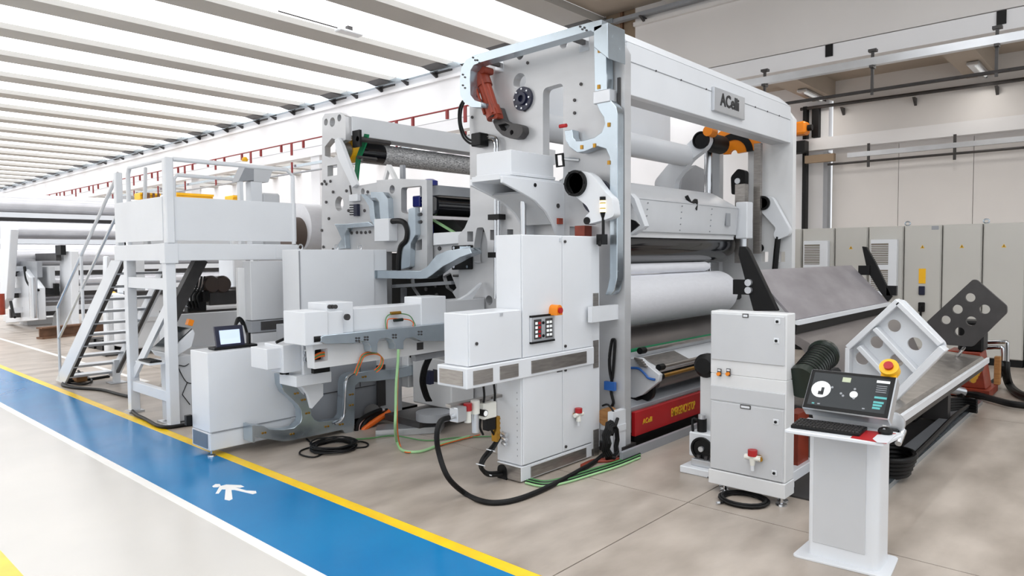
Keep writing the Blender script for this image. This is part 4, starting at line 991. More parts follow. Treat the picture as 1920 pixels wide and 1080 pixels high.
# ================================================================== ROW OF ELECTRICAL CABINETS
ex = 11.8
seams = [4.62, 4.246, 3.735, 3.238, 2.742, 2.241, 1.746, 1.246, .75]
descr = {1: 'grey electrical cabinet with a louvred cooling unit, nearest the gantry', 2: 'plain grey electrical cabinet between the two cabinets with cooling units',
         3: 'grey electrical cabinet with a louvred cooling unit behind the black arm', 4: 'grey electrical cabinet with a yellow card and a dark switch handle',
         5: 'grey electrical cabinet directly right of the one with the yellow card', 6: 'grey electrical cabinet standing behind the dark holed bracket',
         7: 'rightmost grey electrical cabinet of the row, partly outside the picture', 0: 'narrow grey end panel of the cabinet row beside the gantry plate'}
for i in range(len(seams)-1):
    a, b_ = seams[i+1]+.006, seams[i]-.006
    t = thing('electrical_cabinet', (ex+.25, (a+b_)/2, 0), descr[i], 'cabinet', 'electrical cabinets by the wall')
    B((ex+.02, a, .1), (ex+.5, b_, 2.0)).build('body', RAL, t, bevel=.006)
    B((ex+.03, a, 0), (ex+.5, b_, .1)).build('plinth', BLACK, t)
    d = B((ex, a+.012, .11), (ex+.02, b_-.012, 1.99)).build('door', RAL, t, bevel=.005)
    m_ = (a+b_)/2
    if i in (2, 4, 5, 6):
        z = 1.66
        MB().prism('x', [(m_-.028, z), (m_+.028, z), (m_, z+.05)], ex-.003, ex).build('warning_sign', YTEXT, d)
        MB().prism('x', [(m_-.006, z+.008), (m_+.006, z+.008), (m_+.002, z+.034), (m_-.004, z+.034)], ex-.004, ex-.002).build('warning_bolt', BTEXT, d)
    if i in (1, 3):
        ac = B((ex-.12, a+.06, .95), (ex, b_-.06, 1.80)).build('cooling_unit', WHITE, t, bevel=.01)
        for z0, z1 in ((1.42, 1.74), (1.02, 1.34)):
            B((ex-.123, m_-.10+.03, z0), (ex-.118, m_+.14+.03, z1)).build('grille', LOUVRE, ac)
            nsl = 11
            for k in range(nsl):
                zz_ = z0+.012+(z1-z0-.02)*k/nsl
                B((ex-.130, m_-.10+.03, zz_), (ex-.121, m_+.14+.03, zz_+.009)).build('slat', OFFW, ac)
    if i == 4:
        B((ex-.008, m_-.05, 1.14), (ex, m_+.04, 1.36)).build('yellow_card', YELLOW, d)
        B((ex-.03, m_-.045, .97), (ex, m_+.035, 1.10)).build('blue_switch', NAVY, d, bevel=.006)
        B((ex-.04, m_-.05, .72), (ex, m_+.035, .86)).build('switch_base', BLACK, d, bevel=.008)
        B((ex-.06, m_-.015, .60), (ex-.03, m_+.01, .80)).build('switch_handle', BLACK, d)
        B((ex-.005, a+.04, 1.93), (ex, a+.13, 1.985)).build('plate', MIDG, d)
    if i in (4, 6):
        e = MB().tube([(ex+.1, b_-.02+.035*math.cos(k*PI/6), 2.035+.03*math.sin(k*PI/6)) for k in range(12)], .01, 6, closed=True).build('lifting_eye', GALV, t)
# ================================================================== PLATFORM WITH STAIRS
t = thing('service_platform', (3.4, 7.4, 0), 'white service platform with sheet parapets and pipe railings on square posts', 'platform')
xa, xb, ya, yb = 2.69, 4.06, 6.79, 8.05
for (x, y, w) in ((xa, ya, .09), (xa, yb-.28, .09), (4.5, 8.6, .08)):
    B((x, y, .02), (x+w, y+w, 1.58)).build('post', WHITE, t, bevel=.004)
    B((x-.03, y-.03, 0), (x+w+.03, y+w+.03, .02)).build('foot_plate', ALU, t)
B((xa-.01, ya+.05, 1.575), (xa+.06, yb+.03, 1.735)).build('edge_beam', WHITE, t, bevel=.004)
B((xa-.01, ya-.012, 1.575), (4.06, ya+.05, 1.735)).build('edge_beam', WHITE, t, bevel=.004)
B((xa-.016, ya-.02, 1.55), (xa+.11, ya+.1, 1.738)).build('corner_block', WHITE, t, bevel=.004)
B((xa+.06, ya+.05, 1.69), (4.06, yb, 1.715)).build('deck', GREYP, t)
B((xa+.05, ya-.006, 1.765), (4.05, ya+.006, 2.175)).build('parapet_sheet', WHITE, t, bevel=.002)
B((xa+.0, ya+.05, 1.765), (xa+.012, yb, 2.175)).build('parapet_sheet', WHITE, t, bevel=.002)
B((3.80, ya-.016, 1.59), (3.98, ya-.01, 1.72)).build('cover_plate', WHITE, t, bevel=.001)
zr = 2.525
MB().tube([(xa+.04, yb-.28, 1.74), (xa+.04, yb-.28, zr-.06), (xa+.04, yb-.33, zr), (xa+.04, ya+.12, zr), (xa+.04, ya+.04, zr)], .022, 12).build('railing', WHITE, t)
MB().tube([(xa+.09, ya, zr), (3.95, ya, zr), (4.02, ya, zr-.06), (4.02, ya, 1.74)], .022, 12).build('railing', WHITE, t)
B((xa+.005, ya-.03, 1.735), (xa+.085, ya+.05, zr+.012)).build('corner_post', WHITE, t, bevel=.01)
B((xa+.005, yb-.04, 1.735), (xa+.07, yb+.03, 2.5)).build('stair_post', WHITE, t, bevel=.006)
MB().tube([(3.30, yb, 1.74), (3.30, yb, zr-.05), (3.34, yb, zr), (4.05, yb, zr)], .022, 12).build('railing', WHITE, t)
MB().tube([(3.1, yb+.2, 1.74), (2.95, yb-.1, 2.1), (3.1, yb+.25, 2.6)], .02, 8).build('brace_rail', GREYP, t)
B((3.20, yb+.0, 1.74), (3.27, yb+.06, 2.6)).build('rear_post', WHITE, t)
# lower side frame and braces
B((xa+.02, ya+.09, .23), (xa+.075, yb-.28, .33)).build('lower_rail', WHITE, t, bevel=.003)
B((xa+.01, ya+.09, 1.17+.13), (xa+.05, yb-.2, 1.28+.13)).build('upper_rail', WHITE, t, bevel=.003)
MB().bar((xa+.05, ya+.08, 1.17), (xa+.05, yb-.26, .40), .03, .09, (0, 0, 1)).build('diagonal_brace', WHITE, t)
MB().bar(Yp(376, 486, 7.35), Yp(318, 600, 7.35), .12, .10, (0, 1, 0)).build('rear_brace', DARKG, t)
# stairs
st = thing('stairs', (3.0, 9.2, 0), 'steep white stairs with ten treads and a pipe handrail leading up to the platform', 'stairs')
MB().prism('x', [(8.06, 1.58), (8.36, 1.58), (10.52, .02), (10.14, .02)], 2.735, 2.76).build('stringer', WHITE, st, bevel=.003)
MB().prism('x', [(8.06, 1.58), (8.10, 1.58), (10.18, .02), (10.14, .02)], 2.76, 2.80).build('stringer_flange', DARKG, st)
MB().prism('x', [(8.0, 1.58), (8.30, 1.58), (10.2, .05), (9.88, .05)], 3.26, 3.285).build('stringer', WHITE, st, bevel=.003)
MB().prism('x', [(8.0, 1.58), (8.04, 1.58), (9.92, .05), (9.88, .05)], 3.22, 3.26).build('stringer_flange', DARKG, st)
tr = None
for k in range(10):
    z = .10+.147*k; y = 10.12-(z-.02)*1.335
    if tr is None:
        tr = B((2.76, y, z), (3.26, y+.2, z+.028)).build('tread', ALU, st); k0 = (y, z)
    else: copies(tr, [(0, y-k0[0], z-k0[1])])
MB().tube([(2.75, 10.36, .05), (2.75, 10.36, .98), (2.75, 8.1, 2.5)], .018, 10).build('handrail', ALU, st)
MB().tube([(2.75, 10.36, .58), (2.75, 8.1, 2.12)], .016, 10).build('mid_rail', ALU, st)
MB().tube([(2.75, 9.38, .86), (2.75, 9.38, 1.66)], .018, 10).build('baluster', WHITE, st)
B((3.20, 9.78, 0), (3.27, 9.86, .3)).build('support_post', WHITE, st)
B((3.14, 9.72, 0), (3.33, 9.92, .012)).build('post_foot', ALU, st)
# little box and cable at the foot of the stairs
t = thing('junction_box', (3.0, 10.2, 0), 'small brown box with a black lid lying at the foot of the stairs', 'box')
q = Zp(150, 716, 0)
B((q.x-.06, q.y-.09, .015), (q.x+.06, q.y+.1, .085)).build('box', WOOD, t)
B((q.x-.065, q.y-.1, .085), (q.x+.065, q.y+.1, .12)).build('lid', BLACK, t, bevel=.01)
MB().cyl((q.x, q.y, .12), (q.x, q.y+.05, .14), .015, 8).build('gland', BLACK, t)
t = thing('stair_cable', (2.9, 9, 0), 'black cable running along the yellow stripe from the stairs past the platform posts', 'cable')
MB().tube([Zp(u, v, .018) for u, v in ((205, 705), (160, 712), (125, 715), (118, 722), (140, 727), (190, 731), (225, 740), (250, 746), (258, 757), (248, 768), (255, 777), (275, 787), (295, 798), (315, 801), (345, 797), (362, 795))], .018, 8, sm=5).build('cable', RUBBER, t)
MB().tube([Zp(u, v, .018) for u, v in ((118, 720), (130, 704), (145, 700), (172, 712), (160, 720), (135, 719), (122, 717))], .012, 8, sm=4).build('cable', RUBBER, t)

# console behind the platform post
t = thing('operator_console', (2.84, 7.0, 0), 'grey operator console with a sloping screen half hidden by the platform post', 'console')
B((2.745, 6.86, .03), (2.935, 7.12, .66)).build('column', GREYP, t, bevel=.006)
B((2.70, 6.84, 0), (2.96, 7.14, .02)).build('base', ALU, t)
q = [(2.70, .70), (2.74, .64), (2.93, .74), (2.965, .87), (2.945, .91)]
MB().prism('y', q, 6.84, 7.24).build('sloping_head', WHITE, t, bevel=.005)
MB().prism('y', [(2.70, .705), (2.945, .912), (2.94, .918), (2.695, .711)], 6.86, 7.22).build('screen', HMID, t)
B((2.55, 6.88, .60), (2.75, 7.22, .615)).build('shelf', WHITE, t)
c_ = Yp(352, 604, 6.9); MB().bar((c_.x, 6.88, c_.z-.03), (c_.x+.02, 6.88, c_.z+.025), .06, .05).build('stop_shroud', ORANGE, t)
MB().tube([(2.90, 6.85, .58), (2.86, 6.85, .56), (2.80, 6.85, .57), (2.84, 6.85, .46), (2.88, 6.85, .40), (2.94, 6.85, .38)], .004, sm=4).build('cable', RUBBER, t)
MB().tube([(2.88, 6.85, .40), (2.83, 6.85, .29), (2.90, 6.85, .18)], .004).build('cable', RUBBER, t)
t = thing('keyboard', (2.62, 7.05, .615), 'small black keyboard on the shelf of the sloping grey console', 'keyboard')
B((2.57, 6.92, .617), (2.68, 7.2, .63)).build('body', BLACK, t, bevel=.003)
k0_ = B((2.58, 6.93, .63), (2.595, 6.945, .634)).build('key', RUBBER, t)
copies(k0_, [(.024*i, .021*j, 0) for i in range(4) for j in range(12) if i+j])

# things standing on the platform
t = thing('desk_on_platform', (3.9, 7.6, 1.72), 'grey slanted control head with a yellow lamp on a post on the platform', 'control head')
y_ = 7.5
MB().prism('y', PY([(447, 340), (462, 308), (476, 309), (476, 338)], y_), y_, y_+.16).build('slanted_head', MIDG, t)
MB().prism('y', PY([(476, 315), (512, 318), (503, 342), (476, 340)], y_), y_, y_+.16).build('head_side', GREYP, t)
a, b_ = Yp(470, 340, y_), Yp(492, 380, y_); B((a.x, y_, 1.72), (b_.x, y_+.12, a.z)).build('post', WHITE, t)
a, b_ = Yp(449, 340, y_), Yp(457, 380, y_); B((a.x, y_, 1.72), (b_.x, y_+.06, a.z)).build('post', WHITE, t)
a, b_ = Yp(493, 361, y_), Yp(526, 380, y_); B((a.x, y_, 1.72), (b_.x, y_+.2, a.z)).build('box', GREYP, t, bevel=.02)
q = Yp(459, 299, y_+.05); MB().lathe((q.x, q.y, q.z-.02), (0, 0, 1), [(0, .03), (.02, .035), (.045, .02)], 14).build('lamp', YELLOW, t)

# ================================================================== LOW CABINET IN FRONT WITH TABLET
t = thing('low_cabinet', (2.9, 5.7, 0), 'long low white machine cabinet beside the blue lane with a grey vent at its end', 'cabinet')
B((2.487, 5.525, .20), (3.34, 5.84, .845)).build('upper_body', WHITE, t, bevel=.004)
B((2.487, 5.52, .055), (3.34, 5.85, .196)).build('lower_body', WHITE, t, bevel=.004)
B((2.480, 5.56, .07), (2.488, 5.82, .185)).build('vent_grille', mat('vent_grey', (104, 118, 134), .5), t)
B((2.50, 5.515, .195), (3.2, 5.523, .201)).build('seam', MIDG, t)
for x in (2.52, 3.25): MB().lathe((x, 5.57, 0), (0, 0, 1), [(0, .032), (.012, .03), (.02, .01), (.06, .01)], 14).build('foot', CHROME, t)
B((2.44, 5.84, .22), (2.49, 5.88, .30)).build('connector', BLACK, t)
t = thing('tablet', (2.85, 5.72, .845), 'dark tablet panel with a pale screen propped on the low white cabinet', 'tablet')
q = [Yp(u, v, 5.62) for u, v in ((405, 616), (456, 613), (460, 648), (407, 653))]
x0, x1 = q[3].x, q[2].x; zt = q[0].z
B((x0-.03, 5.60, .847), (x1+.1, 5.72, .868)).build('cradle', BLACK, t, bevel=.004)
MB().prism('x', [(5.62, .866), (5.66, zt+.01), (5.69, zt+.01), (5.65, .866)], x0, x1).build('housing', NAVY, t, bevel=.004)
h_ = zt-.866
MB().prism('x', [(5.617+.04*.14, .866+h_*.14), (5.617+.04*.86, .866+h_*.86), (5.64, .866+h_*.86), (5.63, .866+h_*.14)], x0+(x1-x0)*.14, x0+(x1-x0)*.84).build('screen', SCREENB, t)
MB().tube([(x1-.05, 5.70, zt-.02), (x1+.0, 5.74, zt+.06), (x1+.06, 5.76, zt+.02), (x1+.1, 5.75, .88)], .012, sm=4).build('cable', RUBBER, t)
B((x1+.05, 5.66, .87), (x1+.07, 5.7, .96)).build('side_clip', BLACK, t)
# gearmotor box and brackets at the cabinet's right end
t = thing('drive_box', (2.8, 4.9, .7), 'white angular drive box with bolts above the curved duct at the low cabinet end', 'machine box')
def boxY(u0, v0, u1, v1, y, d, m, name, bv=.004, tt=None):
    a, b = Yp(u0, v0, y), Yp(u1, v1, y)
    return B((a.x, y, b.z), (b.x, y+d, a.z)).build(name, m, tt or t, bevel=bv)
boxY(500, 655, 531, 690, 4.95, .25, WHITE, 'motor_box'); boxY(530, 648, 568, 695, 4.92, .28, WHITE, 'gear_box')
boxY(568, 640, 586, 708, 4.88, .03, WHITE, 'bracket_plate'); boxY(555, 706, 622, 716, 4.86, .25, WHITE, 'bracket_shelf')
MB().prism('y', PY([(560, 717), (606, 720), (606, 742), (585, 766), (578, 740)], 5.0), 5.0, 5.04).build('gusset', WHITE, t)
for u, v in ((572, 660), (572, 673)):
    q = Yp(u, v, 4.88); MB().cyl((q.x, 4.88, q.z), (q.x, 4.845, q.z), .022, 10).build('bolt', ALU, t)
boxY(528, 690, 534, 702, 4.99, .03, BLACK, 'cable_gland', 0); boxY(536, 690, 542, 702, 4.99, .03, BLACK, 'cable_gland', 0)
MB().tube([Yp(u, v, 5.05) for u, v in ((518, 642), (545, 630), (570, 627))], .012).build('hose', RUBBER, t)
# curved galvanised duct
t = thing('curved_duct', (3.1, 5.35, .05), 'galvanised cable duct curving from the low cabinet around to the machine base', 'cable duct')
yd = 5.36
dx = [(525, 702), (547, 700), (553, 721), (565, 736), (577, 747), (583, 765), (584, 778), (590, 787), (599, 791), (636, 787), (643, 778), (645, 717), (649, 707), (658, 701), (695, 695), (740, 693), (838, 672), (838, 690), (740, 711), (690, 716), (673, 717), (666, 724), (665, 795), (662, 819), (653, 816), (647, 812), (642, 806), (547, 826), (532, 828), (507, 824), (475, 819), (474, 797), (495, 799), (505, 805), (532, 806), (552, 802), (563, 793), (566, 785), (565, 770), (560, 760), (547, 747), (533, 735), (527, 722)]
MB().prism('y', PY(dx, yd), yd, yd+.10).build('duct', GALV, t, bevel=.003)
b = MB()
for u, v in ((538, 709), (553, 738), (566, 750), (574, 775), (545, 814), (610, 800), (637, 796), (656, 740), (656, 760), (680, 707), (492, 812)):
    for k in (0, 5): q = Yp(u+k, v-k*.2, yd); b.cyl((q.x, yd, q.z), (q.x, yd-.008, q.z), .009, 8)
b.build('duct_screws', BRASS, t, kind='stuff')
B((Yp(474, 800, yd).x-.01, yd-.01, .1), (Yp(474, 800, yd).x+.01, yd+.14, .24)).build('end_flange', GALV, t)
MB().tube([Yp(u, v, yd-.02) for u, v in ((668, 698), (655, 705), (648, 720), (646, 760), (644, 780), (638, 790), (628, 795))], .012, sm=4).build('cable', CHROME, t)

# grey machine base behind the duct
t = thing('machine_base', (3.9, 5.8, 0), 'grey sheet metal machine base behind the curved duct under the swing beam', 'machine base')
B((3.35, 5.55, .06), (4.15, 6.0, .98)).build('front_panel', MIDG, t, bevel=.004)  # darker grey carries the shade this panel lies in
B((4.15, 5.50, .06), (4.42, 6.0, .98)).build('end_panel', GREYP, t, bevel=.004)
a = Yp(717, 770, 5.49); B((a.x-.06, 5.485, .15), (a.x+.04, 5.50, .55)).build('slot_cover', DARKG, t)
B((3.5, 5.545, .35), (4.13, 5.551, .357)).build('seam', DARKG, t); B((3.95, 5.545, .36), (3.957, 5.551, .8)).build('seam', DARKG, t)
B((4.42, 5.4, .3), (4.74, 5.9, .78)).build('white_block', OFFW, t, bevel=.006)
B((4.44, 5.38, .60), (4.70, 5.4, .70)).build('dark_slot', BLACK, t)
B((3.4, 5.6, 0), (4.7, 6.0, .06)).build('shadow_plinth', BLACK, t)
B((4.44, 4.80, .16), (4.74, 5.36, .62)).build('side_block', OFFW, t, bevel=.01)
B((4.435, 4.95, .40), (4.442, 5.05, .52)).build('square_hole', DARKG, t)
B((4.05, 4.80, .06), (4.74, 5.3, .12)).build('dark_tray', DARKG, t)
MB().lathe((4.2, 4.78, .12), (0, 0, 1), [(0, .16), (.07, .16), (.07, .12)], 24).build('round_guard', MIDG, t)
for k in range(4):
    MB().tube([Yp(u+3*k, v, 4.75) for u, v in ((800, 672), (792, 690), (788, 715), (794, 740), (800, 752))], .009, 6, sm=4).build('hose', RUBBER, t)
a = Yp(806, 710, 4.76); B((a.x-.02, 4.74, a.z-.05), (a.x+.03, 4.80, a.z+.07)).build('blue_terminal', NAVY, t)
MB().bar(Yp(775, 672, 4.74), Yp(830, 662, 4.74), .06, .05).build('cross_arm', MIDG, t)
B((4.5, 4.70, .66), (4.74, 4.9, .86)).build('white_bracket', OFFW, t, bevel=.01)
MB().cyl(Yp(698, 772, 5.42), Yp(698, 772, 5.5), .075, 16).build('round_connector', DARKG, t)
# orange and black power cables
t = thing('power_cables', (3.9, 5.3, .1), 'thick orange power cable with black cables curling at the machine base', 'cable')
MB().tube([Yp(u, v, 5.36) for u, v in ((730, 772), (715, 782), (700, 792), (688, 800), (682, 806), (684, 812))], .028, 10, sm=5).build('orange_cable', ORANGEC, t)
MB().tube([Yp(u, v, 5.38) for u, v in ((726, 770), (705, 776), (690, 786), (680, 800), (676, 812))], .024, 10, sm=5).build('black_cable', RUBBER, t)
MB().tube([Yp(u, v, 5.37) for u, v in ((720, 768), (695, 776), (680, 786), (672, 800), (672, 814))], .015, 8, sm=5).build('grey_cable', ALU, t)
MB().tube([Yp(u, v, 5.37) for u, v in ((715, 768), (690, 778), (672, 792), (668, 812))], .02, 8, sm=5).build('black_cable', RUBBER, t)
t = thing('floor_cable_coil', (3.3, 4.9, 0), 'tangled thin black cable coil on the concrete in front of the curved duct', 'cable coil')
c0 = Zp(626, 841, 0)
for k in range(9):
    r1, r2 = .16+.012*(k % 4), .12+.015*(k % 3); ox, oy = .02*math.sin(k*2.1), .02*math.cos(k*1.7)
    a0 = k*.6
    MB().tube([(c0.x+ox+r1*math.cos(a0+i*PI/8), c0.y+oy+r2*math.sin(a0+i*PI/8)*1.3, .008+.005*k+.006*math.sin(i)) for i in range(16)], .007, 6, closed=True).build('loop', RUBBER, t)
MB().tube([Zp(u, v, .008) for u, v in ((612, 846), (590, 857), (565, 853), (563, 846), (578, 840), (596, 838))], .007, 6, sm=5).build('loose_end', RUBBER, t)
MB().tube([Zp(u, v, .008) for u, v in ((660, 840), (685, 838), (690, 832), (676, 828), (655, 831))], .007, 6, sm=5).build('loose_end', RUBBER, t)
MB().tube([Zp(u, v, .008) for u, v in ((575, 823), (590, 836), (600, 841))], .007, 6, sm=4).build('loose_end', RUBBER, t)
# floor duct and cables between base and cabinet
t = thing('floor_duct', (3.9, 4.6, 0), 'straight galvanised floor duct lying between machine base and cabinet', 'cable duct')
q = PZ([(704, 812), (828, 801), (828, 812), (704, 820)], 0)
MB().prism('z', PZ([(704, 820), (826, 812), (834, 800), (708, 808)], .0), 0, .06).build('duct', ALU, t, bevel=.003)
t = thing('green_hanging_cable', (3.9, 4.5, .5), 'pale green cable hanging from the swing beam down to the floor', 'cable')
MB().tube([Yp(u, v, 4.5) for u, v in ((747, 655), (746, 680), (743, 720), (742, 770), (741, 800))]+[Zp(u, v, .012) for u, v in ((744, 828), (756, 845), (790, 846), (830, 832), (880, 818))], .012, 8, sm=6).build('green_cable', LTGREEN, t)
MB().tube([Yp(u+2, v, 4.5) for u, v in ((747, 655), (745, 690), (743, 740), (743, 800))]+[Zp(u, v, .012) for u, v in ((750, 834), (762, 848), (800, 842), (850, 828), (900, 815))], .005, 8, sm=6).build('orange_cable', ORANGEC, t)
MB().tube([Zp(u, v, .01) for u, v in ((650, 824), (690, 822), (740, 817), (800, 826), (860, 820), (930, 818))], .006, 6, sm=4).build('green_cable', GREENC, t)

# ================================================================== SWING BEAM WITH ALUMINIUM DUCT
t = thing('swing_beam', (3.8, 4.7, .95), 'white horizontal swing beam with a shiny cable duct along its face', 'machine beam')
yb_ = 4.65
B((3.26, yb_, 1.0), (4.46, yb_+.2, 1.19)).build('beam', WHITE, t, bevel=.006)
B((3.95, yb_-.012, .985), (4.24, yb_+.22, 1.245)).build('beam_collar', WHITE, t, bevel=.006)
B((4.24, yb_-.006, 1.0), (4.74, yb_+.2, 1.20)).build('beam_end', GREYP, t, bevel=.006)
boxY(612, 569, 663, 623, yb_-.03, .26, WHITE, 'end_plate'); boxY(571, 586, 616, 644, yb_-.08, .3, WHITE, 'end_block'); boxY(614, 585, 644, 626, yb_-.07, .1, WHITE, 'clamp_block')
for u in (617, 622, 628):
    q = Yp(u, 575, yb_-.03); MB().cyl((q.x, yb_-.03, q.z), (q.x, yb_-.045, q.z), .016, 10).build('bolt', DARKG, t)
q = Yp(645, 594, yb_-.07); MB().cyl((q.x, yb_-.1, q.z), (q.x, yb_-.12, q.z), .025, 12).build('hook', DARKG, t)
for u, v in ((724, 589), (805, 583)):
    pass
dl = [(602, 632), (608, 629), (845, 606), (845, 640), (790, 640), (775, 633), (762, 634), (757, 640), (757, 655), (741, 655), (741, 646), (735, 637), (724, 634), (712, 636), (708, 644), (708, 662), (696, 660), (695, 650), (690, 642), (680, 640), (662, 644), (609, 645), (602, 641)]
yd = yb_-.10
du = MB().prism('y', PY(dl, yd), yd, yd+.09).build('cable_duct', GALV, t, bevel=.003, label='shiny galvanised cable duct')
b = MB()
for u, v in ((668, 634), (684, 632), (737, 628), (785, 622)):
    for i in range(2):
        for j in range(2): q = Yp(u+5*i, v+5*j, yd); b.cyl((q.x, yd, q.z), (q.x, yd-.006, q.z), .008, 8)
b.build('screws', DARKG, du, kind='stuff')
q = Yp(600, 636, yd); MB().cyl((q.x-.04, yd+.03, q.z), (q.x+.02, yd+.03, q.z), .025, 12).build('cable_gland', BLACK, t)
lw = PY([(586, 645), (690, 645), (690, 642), (845, 625), (845, 655), (760, 668), (590, 692)], yb_)
MB().prism('y', lw, yb_, yb_+.1, [rounded(PY([(590, 656), (615, 653), (615, 676), (590, 680)], yb_), .01)]).build('lower_beam', OFFW, t, bevel=.004)
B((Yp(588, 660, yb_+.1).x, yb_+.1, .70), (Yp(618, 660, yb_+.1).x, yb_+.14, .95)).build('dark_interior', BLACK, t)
for k, m in enumerate((ORANGEC, GREENC, ORANGEC)):
    MB().tube([Yp(u, v+3*k, yb_+.05) for u, v in ((588, 668), (600, 662), (618, 660))], .008, sm=3).build('wire', m, t)
boxY(782, 643, 794, 655, yb_-.004, .02, DARKG, 'slot', 0)
# cable loops on the beam
for k, (m, d) in enumerate(((GREENC, 0), (ORANGEC, 5))):
    MB().tube([Yp(u, v, yb_-.03) for u, v in ((724+d*.4, 616), (723+d*.6, 600+d), (730, 590+d*1.6), (750, 588+d*2), (768, 592+d*1.6), (777-d*.4, 606), (778-d, 613))], .0045, 6, sm=5).build('cable_loop', m, t)
q = Yp(740, 587, yb_-.03); MB().cyl((q.x-.04, q.y, q.z), (q.x+.06, q.y, q.z), .014, 10).build('connector', BRASS, t)
q = Yp(746, 600, yb_-.03); MB().cyl((q.x-.04, q.y, q.z), (q.x+.05, q.y, q.z), .014, 10).build('connector', DKGREEN, t)
for k, m in enumerate((ORANGEC, GREENC, ORANGEC)):
    MB().tube([Yp(u+2*k, v+2*k, yb_-.03) for u, v in ((664, 700), (672, 680), (680, 664), (700, 660), (714, 668), (712, 684), (702, 694))], .0045, 6, sm=5).build('hanging_loop', m, t)
MB().prism('y', PY([(905, 530), (880, 552), (862, 562), (862, 572), (880, 570)], 4.66), 4.66, 4.7).build('lug', WHITE, t)

# ================================================================== TALL PANEL BOX AND DRIVE CABINET
t = thing('panel_box', (4.0, 6.1, 0), 'large plain white panel box behind the swing beam', 'cabinet')
B((3.575, 5.95, .3), (4.44, 6.26, 1.672)).build('body', WHITE, t, bevel=.004)
B((4.44, 5.97, .9), (4.62, 6.26, 1.672)).build('side_section', WHITE, t, bevel=.004)
B((3.569, 5.943, .32), (3.58, 5.952, 1.66)).build('corner_seam', MIDG, t)
for x in (3.62, 4.02, 4.30):
    MB().tube([(x+.025*math.cos(i*PI/5), 6.0, 1.695+.025*math.sin(i*PI/5)) for i in range(10)], .007, 6, closed=True).build('lifting_eye', ALU, t)
t = thing('drive_cabinet', (3.5, 6.7, 0), 'light grey drive cabinet under the platform with a small dark vent', 'cabinet')
B((3.37, 6.5, .98), (3.75, 6.66, 1.565)).build('upper_body', GREYP, t, bevel=.006)
B((3.36, 6.49, .86), (3.75, 6.66, .975)).build('vent_band', MIDG, t, bevel=.004)
B((3.46, 6.484, .88), (3.70, 6.492, .965)).build('vent', DARKG, t)
B((3.37, 6.5, .0), (3.75, 6.66, .855)).build('lower_body', GREYP, t, bevel=.006)
B((3.30, 6.62, .0), (3.37, 6.66, 1.5)).build('side_wall', OFFW, t)
MB().tube([(3.30, 6.55, .95), (3.25, 6.5, 1.0), (3.2, 6.48, .96), (3.18, 6.48, .9)], .015, sm=4).build('cable', RUBBER, t)

t = thing('motor_group', (3.3, 7.6, 1.2), 'dark pair of round motors with hoses under the platform', 'motors')
y_ = 7.5
for u in (395, 416):
    q = Yp(u, 533, y_); MB().lathe((q.x, y_, q.z), (0, -1, 0), [(-.15, .05), (-.13, .085), (.02, .095), (.05, .08), (.055, .03)], 22).build('motor', mat('bronze_motor', (84, 72, 66), .35, .4), t)
boxY(392, 546, 445, 570, y_, .2, DARKG, 'gear_case', .01); boxY(382, 545, 393, 566, y_-.05, .2, BLACK, 'coupling', .01)
boxY(366, 545, 380, 582, y_+.02, .12, BLACK, 'valve_block', .012)
boxY(352, 565, 388, 584, y_, .1, BLACK, 'manifold', .01)
for k in range(4):
    MB().tube([Yp(u+6*k, v, y_-.02) for u, v in ((356, 578), (352, 556), (362, 540), (366, 518))], .01, 6, sm=4).build('hose', RUBBER, t)
MB().tube([Yp(330, 574, y_), Yp(356, 574, y_)], .012).build('rod', CHROME, t)
t = thing('rear_base_beam', (3.6, 9.0, 0), 'long white base beam of the next machine behind the platform legs', 'machine beam')
a, b_ = Yp(322, 590, 8.9), Yp(452, 592, 8.9)
B((a.x, 8.9, .35), (b_.x+.6, 9.3, a.z)).build('beam', WHITE, t, bevel=.01)
B((a.x, 8.92, a.z), (b_.x+.6, 9.28, a.z+.03)).build('dark_cap', DARKG, t)
B((a.x, 8.86, .30), (b_.x+.6, 8.9, .48)).build('lower_flange', WHITE, t, bevel=.006)
B((a.x, 8.85, .0), (b_.x+.6, 9.3, .28)).build('plinth', OFFW, t, bevel=.006)

# ================================================================== UNWIND STAND
UX = 4.76
t = thing('unwind_stand', (4.8, 6.4, 0), 'tall pale side frame with round holes and ducts carrying a cross beam', 'machine frame')
o_ = [(604, 222), (609, 213), (638, 211), (648, 218), (648, 262), (636, 268), (634, 297), (662, 350), (706, 342), (706, 338), (746, 335), (800, 337), (801, 515), (746, 515), (746, 472), (724, 472), (724, 600), (605, 600), (603, 470)]
hl = [PX([(609, 275), (622, 259), (633, 263), (634, 290), (622, 297), (609, 292)], UX), PX([(614, 311), (632, 308), (632, 328), (614, 331)], UX),
      rounded(PX([(752, 352), (791, 348), (791, 398), (766, 402), (752, 398)], UX), .03)]
for u, v, r in ((636, 382, .085), (680, 359, .035), (735, 355, .045), (611, 229, .04), (623, 229, .055), (636, 221, .04), (769, 498, .04)):
    p = Xp(u, v, UX); hl.append(circ((p.y, p.z), r, 20))
hl.append(PX([(780, 452), (791, 448), (791, 468), (780, 470)], UX))
MB().prism('x', PX(o_, UX), UX, UX+.08, hl).build('side_plate', MACH, t, bevel=.005)
MB().prism('x', PX([(627, 262), (634, 258), (641, 272), (668, 346), (660, 352), (634, 298), (630, 285)], UX-.05), UX-.05, UX-.001).build('diagonal_arm', WHITE, t, bevel=.004)
MB().prism('x', PX([(715, 336), (722, 308), (726, 308), (739, 335), (733, 335), (724, 318), (719, 336)], UX), UX+.02, UX+.06).build('top_fin', OFFW, t)
B((4.84, Xp(742, 330, UX).y-.02, 2.42), (4.88, Xp(742, 330, UX).y+.03, 2.58)).build('sensor', MIDG, t)
